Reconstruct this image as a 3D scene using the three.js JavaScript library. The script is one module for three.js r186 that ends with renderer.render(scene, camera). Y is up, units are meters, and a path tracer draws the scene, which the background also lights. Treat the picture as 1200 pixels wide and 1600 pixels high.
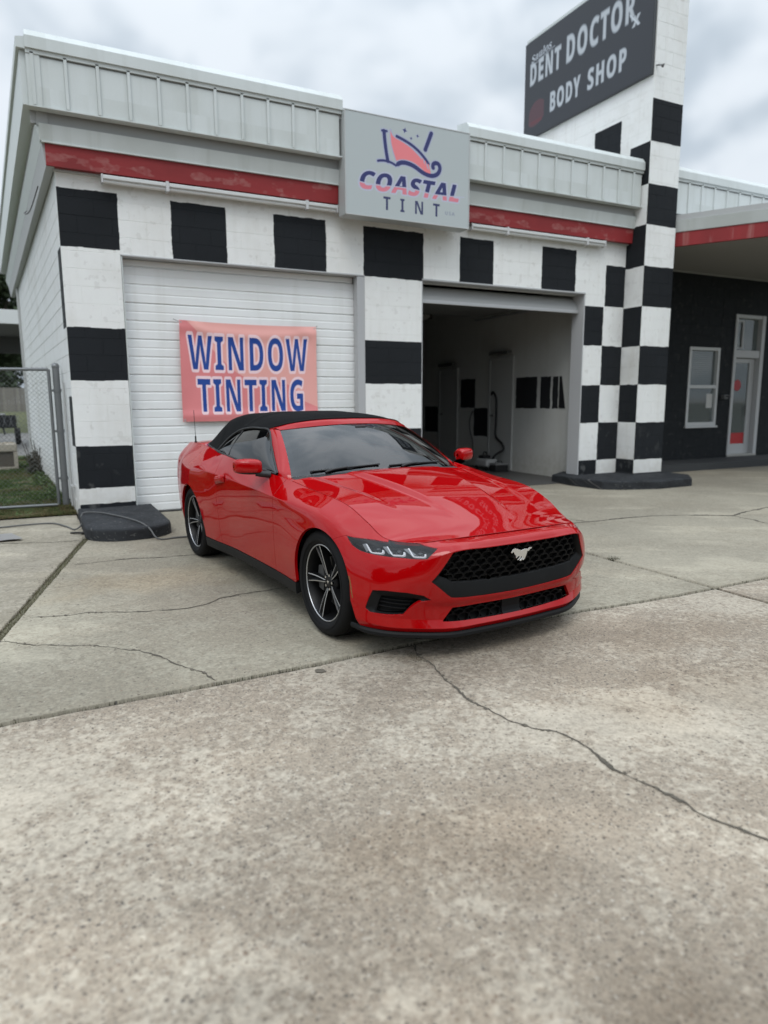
import * as THREE from 'three';
import { mergeGeometries, mergeVertices, toCreasedNormals } from 'three/addons/utils/BufferGeometryUtils.js';
import { RoundedBoxGeometry } from 'three/addons/geometries/RoundedBoxGeometry.js';

// ---------------------------------------------------------------- camera, sky, sun, exposure
const R = Math.PI / 180;
const scene = new THREE.Scene();
const camera = new THREE.PerspectiveCamera(73.86, 0.75, 0.05, 600);
camera.rotation.order = 'YXZ';
camera.position.set(-0.3766, 1.4797, 9.4985);
camera.rotation.set(-9.21 * R, -26.53 * R, -0.27 * R);
camera.focus = 4.7;
camera.userData.fStop = 1.35;
scene.add(camera);
const renderer = new THREE.WebGLRenderer({ antialias: true });
renderer.toneMapping = THREE.LinearToneMapping;
renderer.toneMappingExposure = 1.14;
renderer.shadowMap.enabled = true;
renderer.setSize(768, 1024);

// seeded random and value noise
function rng(seed) { let s = seed >>> 0; return () => { s = (s + 0x6d2b79f5) >>> 0; let t = Math.imul(s ^ (s >>> 15), 1 | s); t = (t + Math.imul(t ^ (t >>> 7), 61 | t)) ^ t; return ((t ^ (t >>> 14)) >>> 0) / 4294967296; }; }
const NL = new Float32Array(65536); { const r = rng(77); for (let i = 0; i < 65536; i++) NL[i] = r(); }
function vn(x, y) {
  const xi = Math.floor(x), yi = Math.floor(y); let fx = x - xi, fy = y - yi;
  fx = fx * fx * (3 - 2 * fx); fy = fy * fy * (3 - 2 * fy);
  const x0 = xi & 255, x1 = (xi + 1) & 255, y0 = (yi & 255) << 8, y1 = ((yi + 1) & 255) << 8;
  const a = NL[y0 | x0], b = NL[y0 | x1], c = NL[y1 | x0], d = NL[y1 | x1];
  return a + (b - a) * fx + (c - a + (a - b - c + d) * fx) * fy;
}
function fbm(x, y, n) { let s = 0, a = 0.5, t = 0; for (let i = 0; i < n; i++) { s += a * vn(x, y); t += a; a *= 0.5; x = x * 2.03 + 17.3; y = y * 2.03 + 9.1; } return s / t; }
const clamp = (x, a = 0, b = 1) => (x < a ? a : x > b ? b : x);
const sst = (a, b, x) => { const t = clamp((x - a) / (b - a)); return t * t * (3 - 2 * t); };
const mix = (a, b, t) => a + (b - a) * t;
const SR = new Uint8Array(4097); for (let i = 0; i <= 4096; i++) { const l = i / 4096; SR[i] = Math.round(255 * (l <= 0.0031308 ? 12.92 * l : 1.055 * Math.pow(l, 1 / 2.4) - 0.055)); }
const toS = (l) => SR[Math.round(clamp(l) * 4096)];

// overcast sky: brighter overhead, broken grey cloud
{
  const W = 1024, H = 512, data = new Float32Array(W * H * 4);
  const sx = -0.35, sy = 0.82, sz = 0.45;
  for (let j = 0; j < H; j++) for (let i = 0; i < W; i++) {
    const lat = ((j + 0.5) / H - 0.5) * Math.PI, lon = ((i + 0.5) / W - 0.5) * 2 * Math.PI;
    const x = Math.cos(lat) * Math.cos(lon), y = Math.sin(lat), z = Math.cos(lat) * Math.sin(lon);
    const o = (j * W + i) * 4;
    let r, g, b;
    if (y <= 0) { r = 0.34; g = 0.33; b = 0.31; } else {
      const k = 2.6 / (y + 0.28), px = x * k + 40, pz = z * k + 40;
      const wx = fbm(px * 0.8 + 3, pz * 0.8, 3) * 1.3, wz = fbm(px * 0.8, pz * 0.8 + 8, 3) * 1.3;
      const c1 = fbm(px + wx, pz + wz, 6), c2 = fbm(px * 2.3 + wz + 11, pz * 2.3 + wx, 5);
      const d = c1 * 0.66 + c2 * 0.34;
      const t = sst(0.38, 0.60, d);                 // 0 dark belly, 1 bright thin cloud
      const base = 0.67 * (0.96 + 0.35 * y) + 1.25 * sst(0.42, 0.95, y);
      const glow = 0.32 * Math.pow(Math.max(0, x * sx + y * sy + z * sz), 6);
      const L = base * (0.79 + 0.30 * t) + glow;
      const grey = 1 - t;
      r = L * (0.915 - 0.085 * grey); g = L * (0.99 - 0.035 * grey); b = L * (1.07 + 0.015 * grey);
    }
    data[o] = r; data[o + 1] = g; data[o + 2] = b; data[o + 3] = 1;
  }
  const sky = new THREE.DataTexture(data, W, H, THREE.RGBAFormat, THREE.FloatType);
  sky.mapping = THREE.EquirectangularReflectionMapping; sky.magFilter = THREE.LinearFilter; sky.needsUpdate = true;
  scene.background = sky; scene.environment = sky;
  const sun = new THREE.DirectionalLight(new THREE.Color(1, 0.96, 0.89), 0.75);
  sun.position.set(sx * 40 + 3, sy * 40, sz * 40); sun.target.position.set(3, 0, 0);
  sun.castShadow = true; sun.shadow.radius = 45; sun.shadow.mapSize.set(2048, 2048);
  Object.assign(sun.shadow.camera, { left: -16, right: 16, top: 16, bottom: -16, near: 1, far: 100 });
  scene.add(sun, sun.target);
}

// ---------------------------------------------------------------- helpers
const used = {};
function numbered(n) { used[n] = (used[n] || 0) + 1; return used[n] === 1 ? n : n + '_' + String(used[n] - 1).padStart(3, '0'); }
function tag(o, label, category, group) { o.userData.label = label; o.userData.category = category; if (group) o.userData.group = group; return o; }
function thing(name, label, category, pos = [0, 0, 0], turn = 0, group) {
  const o = new THREE.Group(); o.name = numbered(name); o.position.set(...pos); o.rotation.y = turn; scene.add(o); return tag(o, label, category, group);
}
function part(name, parent) { const o = new THREE.Group(); o.name = name; parent.add(o); return o; }
function mesh(name, geo, mat, parent) {
  if (Array.isArray(geo)) geo = geo.length === 1 ? geo[0] : merge(geo);
  const m = new THREE.Mesh(geo, mat); m.name = name; m.castShadow = m.receiveShadow = true; (parent || scene).add(m); return m;
}
function merge(list) {
  return mergeGeometries(list.map((g) => { g = g.index ? g.toNonIndexed() : g; const o = new THREE.BufferGeometry(); for (const k of ['position', 'normal', 'uv']) { let a = g.getAttribute(k); if (!a && k === 'uv') a = new THREE.BufferAttribute(new Float32Array(g.attributes.position.count * 2), 2); o.setAttribute(k, a); } return o; }));
}
function mat(color, rough = 0.6, more = {}) {
  const c = new THREE.Color(); Array.isArray(color) ? c.setRGB(...color) : c.set(color);
  const P = ['clearcoat', 'transmission', 'sheen', 'specularIntensity', 'ior'].some((k) => k in more);
  return new (P ? THREE.MeshPhysicalMaterial : THREE.MeshStandardMaterial)({ color: c, roughness: rough, ...more });
}
function texture(w, h, f, srgb = true) {      // f(x, y, out) fills linear r g b, first row at v = 0
  const d = new Uint8Array(w * h * 4), o = [0, 0, 0];
  for (let y = 0, i = 0; y < h; y++) for (let x = 0; x < w; x++, i += 4) { f(x, y, o); if (srgb) { d[i] = toS(o[0]); d[i + 1] = toS(o[1]); d[i + 2] = toS(o[2]); } else { d[i] = clamp(o[0]) * 255; d[i + 1] = clamp(o[1]) * 255; d[i + 2] = clamp(o[2]) * 255; } d[i + 3] = 255; }
  return wrapTex(d, w, h, srgb);
}
function wrapTex(d, w, h, srgb) {
  const t = new THREE.DataTexture(d, w, h, THREE.RGBAFormat); if (srgb) t.colorSpace = THREE.SRGBColorSpace;
  t.magFilter = THREE.LinearFilter; t.wrapS = t.wrapT = THREE.RepeatWrapping; t.needsUpdate = true; return t;
}
// quads collected into one flat-shaded geometry; uv from f(p)
class QB {
  constructor(uvf) { this.p = []; this.t = []; this.uvf = uvf || (() => [0, 0]); }
  tri(a, b, c) { for (const v of [a, b, c]) { this.p.push(...v); this.t.push(...this.uvf(v)); } }
  quad(a, b, c, d) { this.tri(a, b, c); this.tri(a, c, d); }
  box(x0, x1, y0, y1, z0, z1) {
    const P = (i) => [i & 1 ? x1 : x0, i & 2 ? y1 : y0, i & 4 ? z1 : z0];
    for (const [a, b, c, d] of [[4, 5, 7, 6], [1, 0, 2, 3], [5, 1, 3, 7], [0, 4, 6, 2], [6, 7, 3, 2], [0, 1, 5, 4]]) this.quad(P(a), P(b), P(c), P(d));
    return this;
  }
  geo() { const g = new THREE.BufferGeometry(); g.setAttribute('position', new THREE.Float32BufferAttribute(this.p, 3)); g.setAttribute('uv', new THREE.Float32BufferAttribute(this.t, 2)); g.computeVertexNormals(); return g; }
}
// box with chamfered edges between two corners
function cbox(x0, x1, y0, y1, z0, z1, r = 0.006) {
  const w = x1 - x0, h = y1 - y0, d = z1 - z0; r = Math.min(r, w * 0.45, h * 0.45, d * 0.45);
  const g = new RoundedBoxGeometry(w, h, d, 1, r); g.translate((x0 + x1) / 2, (y0 + y1) / 2, (z0 + z1) / 2); return g;
}
function tube(pts, r, seg = 40, rad = 8, closed = false) { return new THREE.TubeGeometry(new THREE.CatmullRomCurve3(pts.map((p) => new THREE.Vector3(...p)), closed), seg, r, rad, closed); }
function bar(a, b, r, rad = 8) { const A = new THREE.Vector3(...a), B = new THREE.Vector3(...b), g = new THREE.CylinderGeometry(r, r, A.distanceTo(B), rad); g.applyQuaternion(new THREE.Quaternion().setFromUnitVectors(new THREE.Vector3(0, 1, 0), B.clone().sub(A).normalize())); g.translate(...A.add(B).multiplyScalar(0.5).toArray()); return g; }
// extrude a closed profile along x (profile axes z, y) or z (profile axes x, y) from s0 to s1
function prof(pts, axis, s0, s1) {
  const q = new QB(), P = axis === 'x' ? (p, s) => [s, p[1], p[0]] : (p, s) => [p[0], p[1], s], n = pts.length;
  for (let i = 0; i < n; i++) { const a = pts[i], b = pts[(i + 1) % n]; q.quad(P(a, s0), P(b, s0), P(b, s1), P(a, s1)); }
  for (const [a, b, c] of THREE.ShapeUtils.triangulateShape(pts.map((p) => new THREE.Vector2(...p)), [])) for (const s of [s0, s1]) q.tri(P(pts[a], s), P(pts[b], s), P(pts[c], s));
  return q.geo();
}
// ---------------------------------------------------------------- ground and concrete
{
  const soilTex = texture(256, 256, (x, y, o) => { const n = fbm(x / 9, y / 9, 5), g = sst(0.45, 0.7, fbm(x / 23 + 5, y / 23, 4)); o[0] = mix(0.05, 0.045, g) * (0.5 + n); o[1] = mix(0.042, 0.062, g) * (0.5 + n); o[2] = mix(0.03, 0.02, g) * (0.5 + n); });
  soilTex.repeat.set(300, 300);
  const g = mesh('ground', new THREE.PlaneGeometry(600, 600).rotateX(-Math.PI / 2), mat(0xffffff, 1, { map: soilTex })); g.position.set(0, -0.035, -100); g.userData.kind = 'structure';
}
// cast concrete with worn paste and exposed aggregate; a texture covers the rectangle x0..x0+sx, z0..z0+sz
function concreteTex(W, H, x0, z0, sx, sz, opt) {
  const N = W * H, col = new Float32Array(N * 3), bmp = new Float32Array(N), low = new Float32Array(N);
  const { paste, agg, wear = 0.5, dens = 1, seed = 1, broom = 0 } = opt;
  for (let j = 0, i = 0; j < H; j++) for (let k = 0; k < W; k++, i++) {
    const X = x0 + (k + 0.5) / W * sx, Z = z0 + sz - (j + 0.5) / H * sz;
    const u = X * 0.86 + Z * 0.5, v = -X * 0.5 + Z * 0.86;          // worn streaks run across the drive
    const a = fbm(u * 0.75 + seed * 7, v * 1.5 + seed * 3, 5), b = fbm(X * 6.1 + seed, Z * 6.1, 4), c = fbm(X * 31, Z * 31 + seed, 3);
    const e2 = fbm(X * 62 + seed, Z * 62, 3); let m = a + (b - 0.5) * 0.5 + (c - 0.5) * 0.62 + (e2 - 0.5) * 0.42;
    m = sst(wear - 0.2, wear + 0.26, m); low[i] = m;
    const f = vn(X * 190, Z * 190) - 0.5, f2 = vn(X * 83 + 7, Z * 83) - 0.5, t = fbm(X * 0.9 + 31, Z * 0.9 + seed, 4) - 0.5, pale = sst(0.58, 0.72, fbm(u * 1.1 + 60, v * 2.6 + seed * 5, 5));
    const s = 1 + f * 0.22 + f2 * 0.26 + t * 0.50 + pale * 0.20 + (e2 - 0.5) * 0.35 * (opt.mott || 0.6);
    for (let q = 0; q < 3; q++) col[i * 3 + q] = mix(agg[q], paste[q], m) * s;
    bmp[i] = 0.5 + (m - 0.5) * 0.25 + f * 0.10 + f2 * 0.16 + (c - 0.5) * 0.2;
    if (broom) bmp[i] += Math.sin(v * 400 + b * 9) * broom;
  }
  const r = rng(seed * 991 + 5), px = W / sx, py = H / sz, n = Math.round(sx * sz * 5200 * dens);
  const tones = [[0.075, 0.062, 0.05], [0.10, 0.08, 0.06], [0.17, 0.12, 0.085], [0.20, 0.155, 0.11], [0.40, 0.36, 0.30], [0.055, 0.05, 0.045], [0.13, 0.105, 0.085]];
  for (let s = 0; s < n; s++) {
    const cx = r() * W, cy = r() * H, i0 = (Math.floor(cy) * W + Math.floor(cx)), m = low[i0];
    const tn = tones[Math.floor(r() * tones.length)], sz0 = 0.0016 + 0.0060 * r() * r() * r(), al = (0.35 + 0.6 * r());
    if (r() > 1.05 - m * 0.92) continue;
    const rx = sz0 * px * (0.8 + r() * 0.6), ry = sz0 * py * (0.8 + r() * 0.6), ix = Math.ceil(rx), iy = Math.ceil(ry);
    for (let y = -iy; y <= iy; y++) for (let x = -ix; x <= ix; x++) {
      const dd = (x * x) / (rx * rx + 0.2) + (y * y) / (ry * ry + 0.2); if (dd > 1) continue;
      const X = Math.floor(cx) + x, Y = Math.floor(cy) + y; if (X < 0 || Y < 0 || X >= W || Y >= H) continue;
      const i = Y * W + X, w = al * Math.min(1, (1 - dd) * 2.2) * Math.min(1, rx * ry * 2.2);
      for (let q = 0; q < 3; q++) col[i * 3 + q] = mix(col[i * 3 + q], tn[q], w);
      bmp[i] += w * (tn[0] < 0.09 ? -0.22 : 0.12);
    }
  }
  for (const st of opt.stains || []) {                                // oil, dirt and rust with a shape of their own: [x, z, rx, rz, r, g, b, strength]
    const [cx, cz, rx, rz, cr, cg, cb, k] = st;
    for (let j = 0, i = 0; j < H; j++) for (let q = 0; q < W; q++, i++) {
      const X = x0 + (q + 0.5) / W * sx, Z = z0 + sz - (j + 0.5) / H * sz, d = Math.hypot((X - cx) / rx, (Z - cz) / rz); if (d > 1.3) continue;
      const w = k * sst(1.25, 0.2, d + (fbm(X * 3.3, Z * 3.3, 4) - 0.5) * 1.1); col[i * 3] *= mix(1, cr, w); col[i * 3 + 1] *= mix(1, cg, w); col[i * 3 + 2] *= mix(1, cb, w);
    }
  }
  const A = new Uint8Array(N * 4), B = new Uint8Array(N * 4);
  for (let i = 0; i < N; i++) { for (let q = 0; q < 3; q++) { A[i * 4 + q] = toS(col[i * 3 + q]); B[i * 4 + q] = clamp(bmp[i]) * 255; } A[i * 4 + 3] = B[i * 4 + 3] = 255; }
  return [wrapTex(A, W, H, true), wrapTex(B, W, H, false)];
}
const jointZ = (x) => 5.97 + 0.035 * (1.6 - x) * (x < 1.6 ? 1 : 0.5) + 0.018 * Math.sin(x * 2.1) + (x > 3 ? 0.03 * (x - 3) : 0);
const jointX = (z) => -0.03 - 0.215 * (z - 1.45);                  // the wide joint that runs out from the left corner
const pavement = thing('pavement', 'worn concrete forecourt of large cast slabs around the red car', 'pavement'); pavement.userData.kind = 'structure'; delete pavement.userData.category;
// cracks: polylines in x, z with half widths; each is a thin dark ribbon with ragged sides laid just above its slab
const CRACKS = [
  [0.005, [1.57, 5.99], [1.53, 6.1], [1.51, 6.19], [1.515, 6.3], [1.49, 6.45], [1.47, 6.58], [1.455, 6.7], [1.445, 6.8], [1.44, 6.88], [1.465, 7.01], [1.52, 7.18], [1.6, 7.29], [1.625, 7.44], [1.605, 7.6], [1.63, 7.74], [1.65, 7.86], [1.655, 7.97], [1.68, 8.07], [1.72, 8.17], [1.80, 8.32], [1.84, 8.55], [1.95, 8.9], [1.98, 9.5], [2.1, 10.4]],
  [0.0045, [-0.71, 4.74], [-0.49, 4.94], [-0.36, 5.0], [-0.21, 5.09], [-0.06, 5.23], [0.04, 5.31], [0.10, 5.42], [0.15, 5.49], [0.24, 5.71], [0.32, 5.84], [0.37, 5.98]],
  [0.004, [-0.55, 4.3], [-0.33, 4.35], [-0.15, 4.37], [0, 4.44], [0.33, 4.56], [0.56, 4.57], [0.68, 4.5], [0.78, 4.43], [1.04, 4.39], [1.5, 4.36]],
  [0.006, [-0.2, 2.72], [0, 2.71], [0.19, 2.69], [0.36, 2.72], [0.56, 2.77], [0.79, 2.8], [1.2, 2.82]],
  [0.011, [4.34, 3.1], [4.9, 3.14], [5.64, 3.22], [6.02, 3.21], [6.6, 3.26], [7.18, 3.5], [7.54, 3.74], [7.8, 3.66], [8.05, 3.6], [8.58, 3.51], [9.6, 3.4], [11, 3.3], [13, 3.2]],
  [0.006, [7.54, 3.74], [7.5, 3.9], [7.49, 4.05], [7.41, 4.31], [7.4, 4.8], [7.2, 5.3], [7.25, 5.9]],
  [0.005, [5.6, 3.2], [5.4, 2.5], [5.5, 1.9], [5.2, 1.2], [5.3, 0.3]],
  [0.004, [-1.6, 1.35], [-0.86, 1.3], [-0.43, 1.45], [-0.08, 1.52]],
];
{
  const mid = { paste: [0.272, 0.247, 0.190], agg: [0.228, 0.202, 0.152], wear: 0.47, dens: 0.9 };
  const near = { paste: [0.340, 0.296, 0.234], agg: [0.256, 0.212, 0.161], wear: 0.49, dens: 2.4, mott: 1.2 };
  const defs = [
    // x0, z0, sx, sz, w, h, style
    { n: 'near', x0: -1.2, z0: 5.85, sx: 5.6, sz: 4.2, W: 2048, H: 1536, o: { ...near, seed: 3, stains: [[1.9, 6.35, 1.1, 0.35, 0.72, 0.7, 0.68, 0.7], [0.2, 8.55, 1.3, 0.55, 0.84, 0.82, 0.80, 0.9], [1.2, 8.9, 0.9, 0.5, 0.80, 0.77, 0.74, 0.9], [0.75, 7.75, 0.7, 0.3, 0.86, 0.82, 0.78, 0.9], [2.6, 7.2, 0.9, 0.45, 0.84, 0.80, 0.76, 0.9], [-0.3, 7.6, 0.5, 0.5, 1.10, 1.10, 1.10, 0.8], [0.5, 7.1, 0.9, 0.22, 1.10, 1.11, 1.12, 0.8], [3.2, 6.6, 0.8, 0.3, 0.9, 0.86, 0.82, 0.8]] }, poly: (s, t) => { const x = mix(-1.03, 4.315, s); return [x, mix(jointZ(x) + 0.016, 10.2, t)]; } },
    { n: 'near_right', x0: 4.3, z0: 5.85, sx: 6, sz: 4.4, W: 1024, H: 768, o: { ...near, seed: 5, wear: 0.55 }, poly: (s, t) => { const x = mix(4.345, 10.2, s); return [x, mix(jointZ(x) + 0.016, 10.2, t)]; } },
    { n: 'middle', x0: -1.2, z0: -0.1, sx: 5.6, sz: 6.3, W: 1400, H: 1536, o: { ...mid, seed: 7, stains: [[1.9, 3.2, 1.2, 1.9, 0.8, 0.8, 0.8, 0.8], [0.35, 3.6, 1.0, 0.45, 1.05, 0.98, 0.9, 1]] }, poly: (s, t) => { const tt = t, zr = mix(-0.12, 1, tt); const z0 = mix(-0.12, jointZ(-0.9) - 0.016, tt); const l = z0 > 1.45 ? jointX(z0) + 0.024 : -0.002; const x = mix(l, 4.315, s); return [x, mix(-0.12, jointZ(x) - 0.016, tt)]; } },
    { n: 'right', x0: 4.3, z0: -1.6, sx: 13, sz: 8, W: 1664, H: 1024, o: { ...mid, seed: 11, wear: 0.44, paste: [0.258, 0.232, 0.178] }, poly: (s, t) => { const x = mix(4.345, 17, s); return [x, mix(-1.5, jointZ(x) - 0.016, t)]; } },
    { n: 'left', x0: -7, z0: -0.6, sx: 7, sz: 7, W: 1024, H: 1024, o: { ...mid, seed: 13, paste: [0.285, 0.255, 0.20] }, poly: (s, t) => { const z = mix(-0.42, 6.02, t); const r = z > 1.45 ? jointX(z) - 0.024 : (z < 0 ? -0.03 - 0.0 : -0.012); return [mix(-6.9, r, s), z]; } },
    { n: 'left_near', x0: -7, z0: 5.9, sx: 7, sz: 4.5, W: 512, H: 384, o: { ...near, seed: 17 }, poly: (s, t) => [mix(-6.9, -1.06, s), mix(6.07, 10.2, t)] },
  ];
  for (const d of defs) {
    const [cm, bm] = concreteTex(d.W, d.H, d.x0, d.z0, d.sx, d.sz, d.o);
    const m = mat(0xffffff, 0.92, { map: cm, bumpMap: bm, bumpScale: 0.004 });
    // top sheet with rounded, chipped edges that drop into the joints
    const ns = 150, nt = 110, pos = [], uv = [], idx = [];
    const e = (k, n) => { const q = [0, 0.0012, 0.003, 0.006]; return k < 4 ? q[k] : k > n - 4 ? 1 - q[n - k] : mix(0.006, 0.994, (k - 3) / (n - 6)); };
    for (let j = 0; j <= nt; j++) for (let i = 0; i <= ns; i++) {
      const [x, z] = d.poly(e(i, ns), e(j, nt)); const edge = Math.min(i, ns - i, j, nt - j);
      const chip = edge < 3 ? (3 - edge) / 3 : 0, nz = fbm(x * 9, z * 9, 3);
      const y = -0.03 * (edge === 0 ? 1 : 0) - 0.005 * chip * nz * 1.6 + 0.004 * (fbm(x * 0.7 + 4, z * 0.7, 3) - 0.5);
      const jx = edge > 0 && edge < 3 ? (fbm(x * 14, z * 14, 2) - 0.5) * 0.012 : 0;
      pos.push(x + jx, y, z + jx); uv.push((x - d.x0) / d.sx, (d.z0 + d.sz - z) / d.sz);
      if (i < ns && j < nt) { const a = j * (ns + 1) + i; idx.push(a, a + ns + 1, a + 1, a + 1, a + ns + 1, a + ns + 2); }
    }
    const g = new THREE.BufferGeometry(); g.setAttribute('position', new THREE.Float32BufferAttribute(pos, 3)); g.setAttribute('uv', new THREE.Float32BufferAttribute(uv, 2)); g.setIndex(idx); g.computeVertexNormals();
    mesh('concrete_slab', g, m, pavement);
  }
  // packed soil and moss that nearly fill the joints
  const soil = mat([0.032, 0.028, 0.019], 1), moss = mat([0.115, 0.105, 0.066], 1), strip = (f, t0, t1, w, n, y0 = -0.012, m = soil) => { const p = [], ix = []; for (let i = 0; i <= n; i++) { const t = mix(t0, t1, i / n), [x, z, dx, dz] = f(t); p.push(x - dx * w, -0.026, z - dz * w, x, y0 + 0.006 * (fbm(t * 9, 4, 3) - 0.5), z, x + dx * w, -0.026, z + dz * w); if (i < n) for (const q of [0, 1]) ix.push(i * 3 + q, i * 3 + q + 1, i * 3 + q + 3, i * 3 + q + 1, i * 3 + q + 4, i * 3 + q + 3); } const g = new THREE.BufferGeometry(); g.setAttribute('position', new THREE.Float32BufferAttribute(p, 3)); g.setIndex(ix); g.computeVertexNormals(); mesh('joint_soil', g, m, pavement); };
  strip((z) => [jointX(z), z, 1, 0], 1.45, 6.1, 0.06, 160, -0.004, moss); strip((x) => [x, jointZ(x), 0, 1], -1.1, 12, 0.03, 260); strip((z) => [4.33, z, 1, 0], 0, 10.2, 0.026, 200);
  const r = rng(5), cm = mat([0.075, 0.065, 0.050], 1);
  for (const [w, ...pts] of CRACKS) {
    const c = new THREE.CatmullRomCurve3(pts.map(([x, z]) => new THREE.Vector3(x, 0, z)), false, 'catmullrom', 0.2), L = c.getLength(), n = Math.round(L / 0.02), pos = [], idx = [];
    for (let i = 0; i <= n; i++) {
      const p = c.getPointAt(i / n), t = c.getTangentAt(i / n), k = (fbm(p.x * 11, p.z * 11, 3) - 0.5) * 0.05, ww = w * (0.35 + 1.5 * fbm(p.x * 19 + 3, p.z * 19, 3)) * sst(0, 0.05, Math.min(i / n, 1 - i / n) + 0.012);
      const wv = Math.pow(fbm(p.x * 7 + 31, p.z * 7, 3) * 1.7, 2.2); const px = p.x - t.z * k, pz = p.z + t.x * k, a = ww * (0.3 + wv) * (0.5 + r() * 0.9), b = ww * (0.3 + wv) * (0.5 + r() * 0.9);
      pos.push(px - t.z * a, 0.0035, pz + t.x * a, px + t.z * b, 0.0035, pz - t.x * b);
      if (i < n) idx.push(i * 2, i * 2 + 2, i * 2 + 1, i * 2 + 1, i * 2 + 2, i * 2 + 3);
    }
    const g = new THREE.BufferGeometry(); g.setAttribute('position', new THREE.Float32BufferAttribute(pos, 3)); g.setIndex(idx); g.computeVertexNormals(); mesh('crack', g, cm, pavement);
  }
  // grit and small stones swept into the joints and cracks, and broken edges beside them
  {
    const st = [new THREE.IcosahedronGeometry(1, 0)], list = [], q = rng(63), put = (x, z, s) => { const g = st[0].clone(); g.scale(s * (0.7 + q()), s * (0.4 + 0.4 * q()), s * (0.7 + q())); g.rotateY(q() * 6); g.translate(x, s * 0.3, z); list.push(g); };
    for (let i = 0; i < 520; i++) { const x = -1 + 9 * q(); put(x, jointZ(x) + (q() + q() - 1) * 0.16, 0.0018 + 0.0035 * q() * q()); }
    for (let i = 0; i < 260; i++) { const z = 1.5 + 4.4 * q(); put(jointX(z) + (q() + q() - 1) * 0.15, z, 0.002 + 0.004 * q() * q()); }
    for (let i = 0; i < 420; i++) put(-1 + 6 * q(), 6.0 + 3.4 * q(), 0.0014 + 0.003 * q() * q());
    for (const [, ...pts] of CRACKS) for (let k = 0; k < pts.length - 1; k++) for (let i = 0; i < 9; i++) { const t = q(); put(mix(pts[k][0], pts[k + 1][0], t) + (q() + q() - 1) * 0.05, mix(pts[k][1], pts[k + 1][1], t) + (q() + q() - 1) * 0.05, 0.0015 + 0.003 * q() * q()); }
    tag(mesh('loose_grit', list, mat([0.17, 0.145, 0.115], 1)), 'loose grit and tiny stones scattered over the concrete slabs', 'grit').userData.kind = 'stuff';
    const sp = [], sx = []; for (const [w, ...pts] of CRACKS.slice(0, 3)) for (let k = 0; k < pts.length - 1; k++) for (let i = 0; i < (w > 0.006 ? 4 : 2); i++) { const t = q(), cx = mix(pts[k][0], pts[k + 1][0], t) + (q() - 0.5) * 0.014, cz = mix(pts[k][1], pts[k + 1][1], t) + (q() - 0.5) * 0.014, rr = 0.004 + 0.011 * q() * q(), n = 9, o = sp.length / 3; sp.push(cx, 0.0041, cz); for (let j = 0; j < n; j++) { const a = j / n * 6.283, l = rr * (0.5 + 0.9 * q()); sp.push(cx + Math.cos(a) * l, 0.0041, cz + Math.sin(a) * l * 1.4); sx.push(o, o + 1 + (j + 1) % n, o + 1 + j); } }
    sp.push(0.91, 0.0042, 6.12); const o = sp.length / 3 - 1; for (let j = 0; j < 11; j++) { const a = j / 11 * 6.283, l = 0.035 * (0.6 + 0.6 * q()); sp.push(0.91 + Math.cos(a) * l * 0.8, 0.0042, 6.12 + Math.sin(a) * l); sx.push(o, o + 1 + (j + 1) % 11, o + 1 + j); }
    const g = new THREE.BufferGeometry(); g.setAttribute('position', new THREE.Float32BufferAttribute(sp, 3)); g.setIndex(sx); g.computeVertexNormals(); mesh('spalled_edge', g, mat([0.10, 0.086, 0.066], 1), pavement);
  }
  // moss and dry grass that fill the joints
  const bl = [], add = (x, z, h, s) => { const a = r() * 6.28, w = 0.0022 + 0.002 * r(), lx = (r() - 0.5) * h * 1.3, lz = (r() - 0.5) * h * 1.3; bl.push([x, z, h, a, w, lx, lz]); };
  for (let z = 1.3; z < 6.05; z += 0.0022) { const k = fbm(z * 2.2, 3, 3); const n = k > 0.4 ? 2 : 1; for (let q = 0; q < n; q++) add(jointX(Math.max(1.45, z)) + (r() - 0.5) * 0.065 * (0.5 + k), z, 0.004 + 0.016 * r() * k, 0); }
  for (let x = -1; x < 9; x += 0.0042) { const k = fbm(x * 1.7, 9, 3); if (r() < k * 1.3) add(x, jointZ(x) + (r() - 0.5) * 0.03, 0.004 + 0.016 * r() * k); }
  for (let z = 0.3; z < 10; z += 0.006) { const k = fbm(z * 1.7, 29, 3); if (r() < k) add(4.33 + (r() - 0.5) * 0.026, z, 0.004 + 0.015 * r() * k); }
  for (let q = 0; q < 90; q++) add(4.36 + (r() - 0.5) * 0.12, 4.85 + (r() - 0.5) * 0.07, 0.015 + 0.022 * r());
  for (let q = 0; q < 160; q++) { const t = r() * 0.3; add(1.5 - 0.05 * r(), 6.1 + t * 0.55, 0.004 + 0.01 * r()); }
  const pos = [], colr = [];
  for (const [x, z, h, a, w, lx, lz] of bl) { const lf = Math.abs(x - jointX(z)) < 0.08 && z < 5.9; const dx = Math.cos(a) * w, dz = Math.sin(a) * w; pos.push(x - dx, -0.03, z - dz, x + dx, -0.03, z + dz, x + lx, h, z + lz); const c = r() < 0.5 ? [0.085, 0.088, 0.036] : r() < 0.6 ? [0.15, 0.13, 0.075] : [0.07, 0.06, 0.04]; const s = (lf ? 0.6 : 0.36) + (lf ? 0.8 : 0.45) * r(); for (let q = 0; q < 3; q++) colr.push(c[0] * s, c[1] * s, c[2] * s); }
  const g = new THREE.BufferGeometry(); g.setAttribute('position', new THREE.Float32BufferAttribute(pos, 3)); g.setAttribute('color', new THREE.Float32BufferAttribute(colr, 3)); g.computeVertexNormals();
  const m = tag(mesh('joint_grass', g, mat(0xffffff, 1, { vertexColors: true, side: THREE.DoubleSide })), 'thin moss and dry grass growing in the joints between concrete slabs', 'grass'); m.userData.kind = 'stuff';
}
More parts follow.
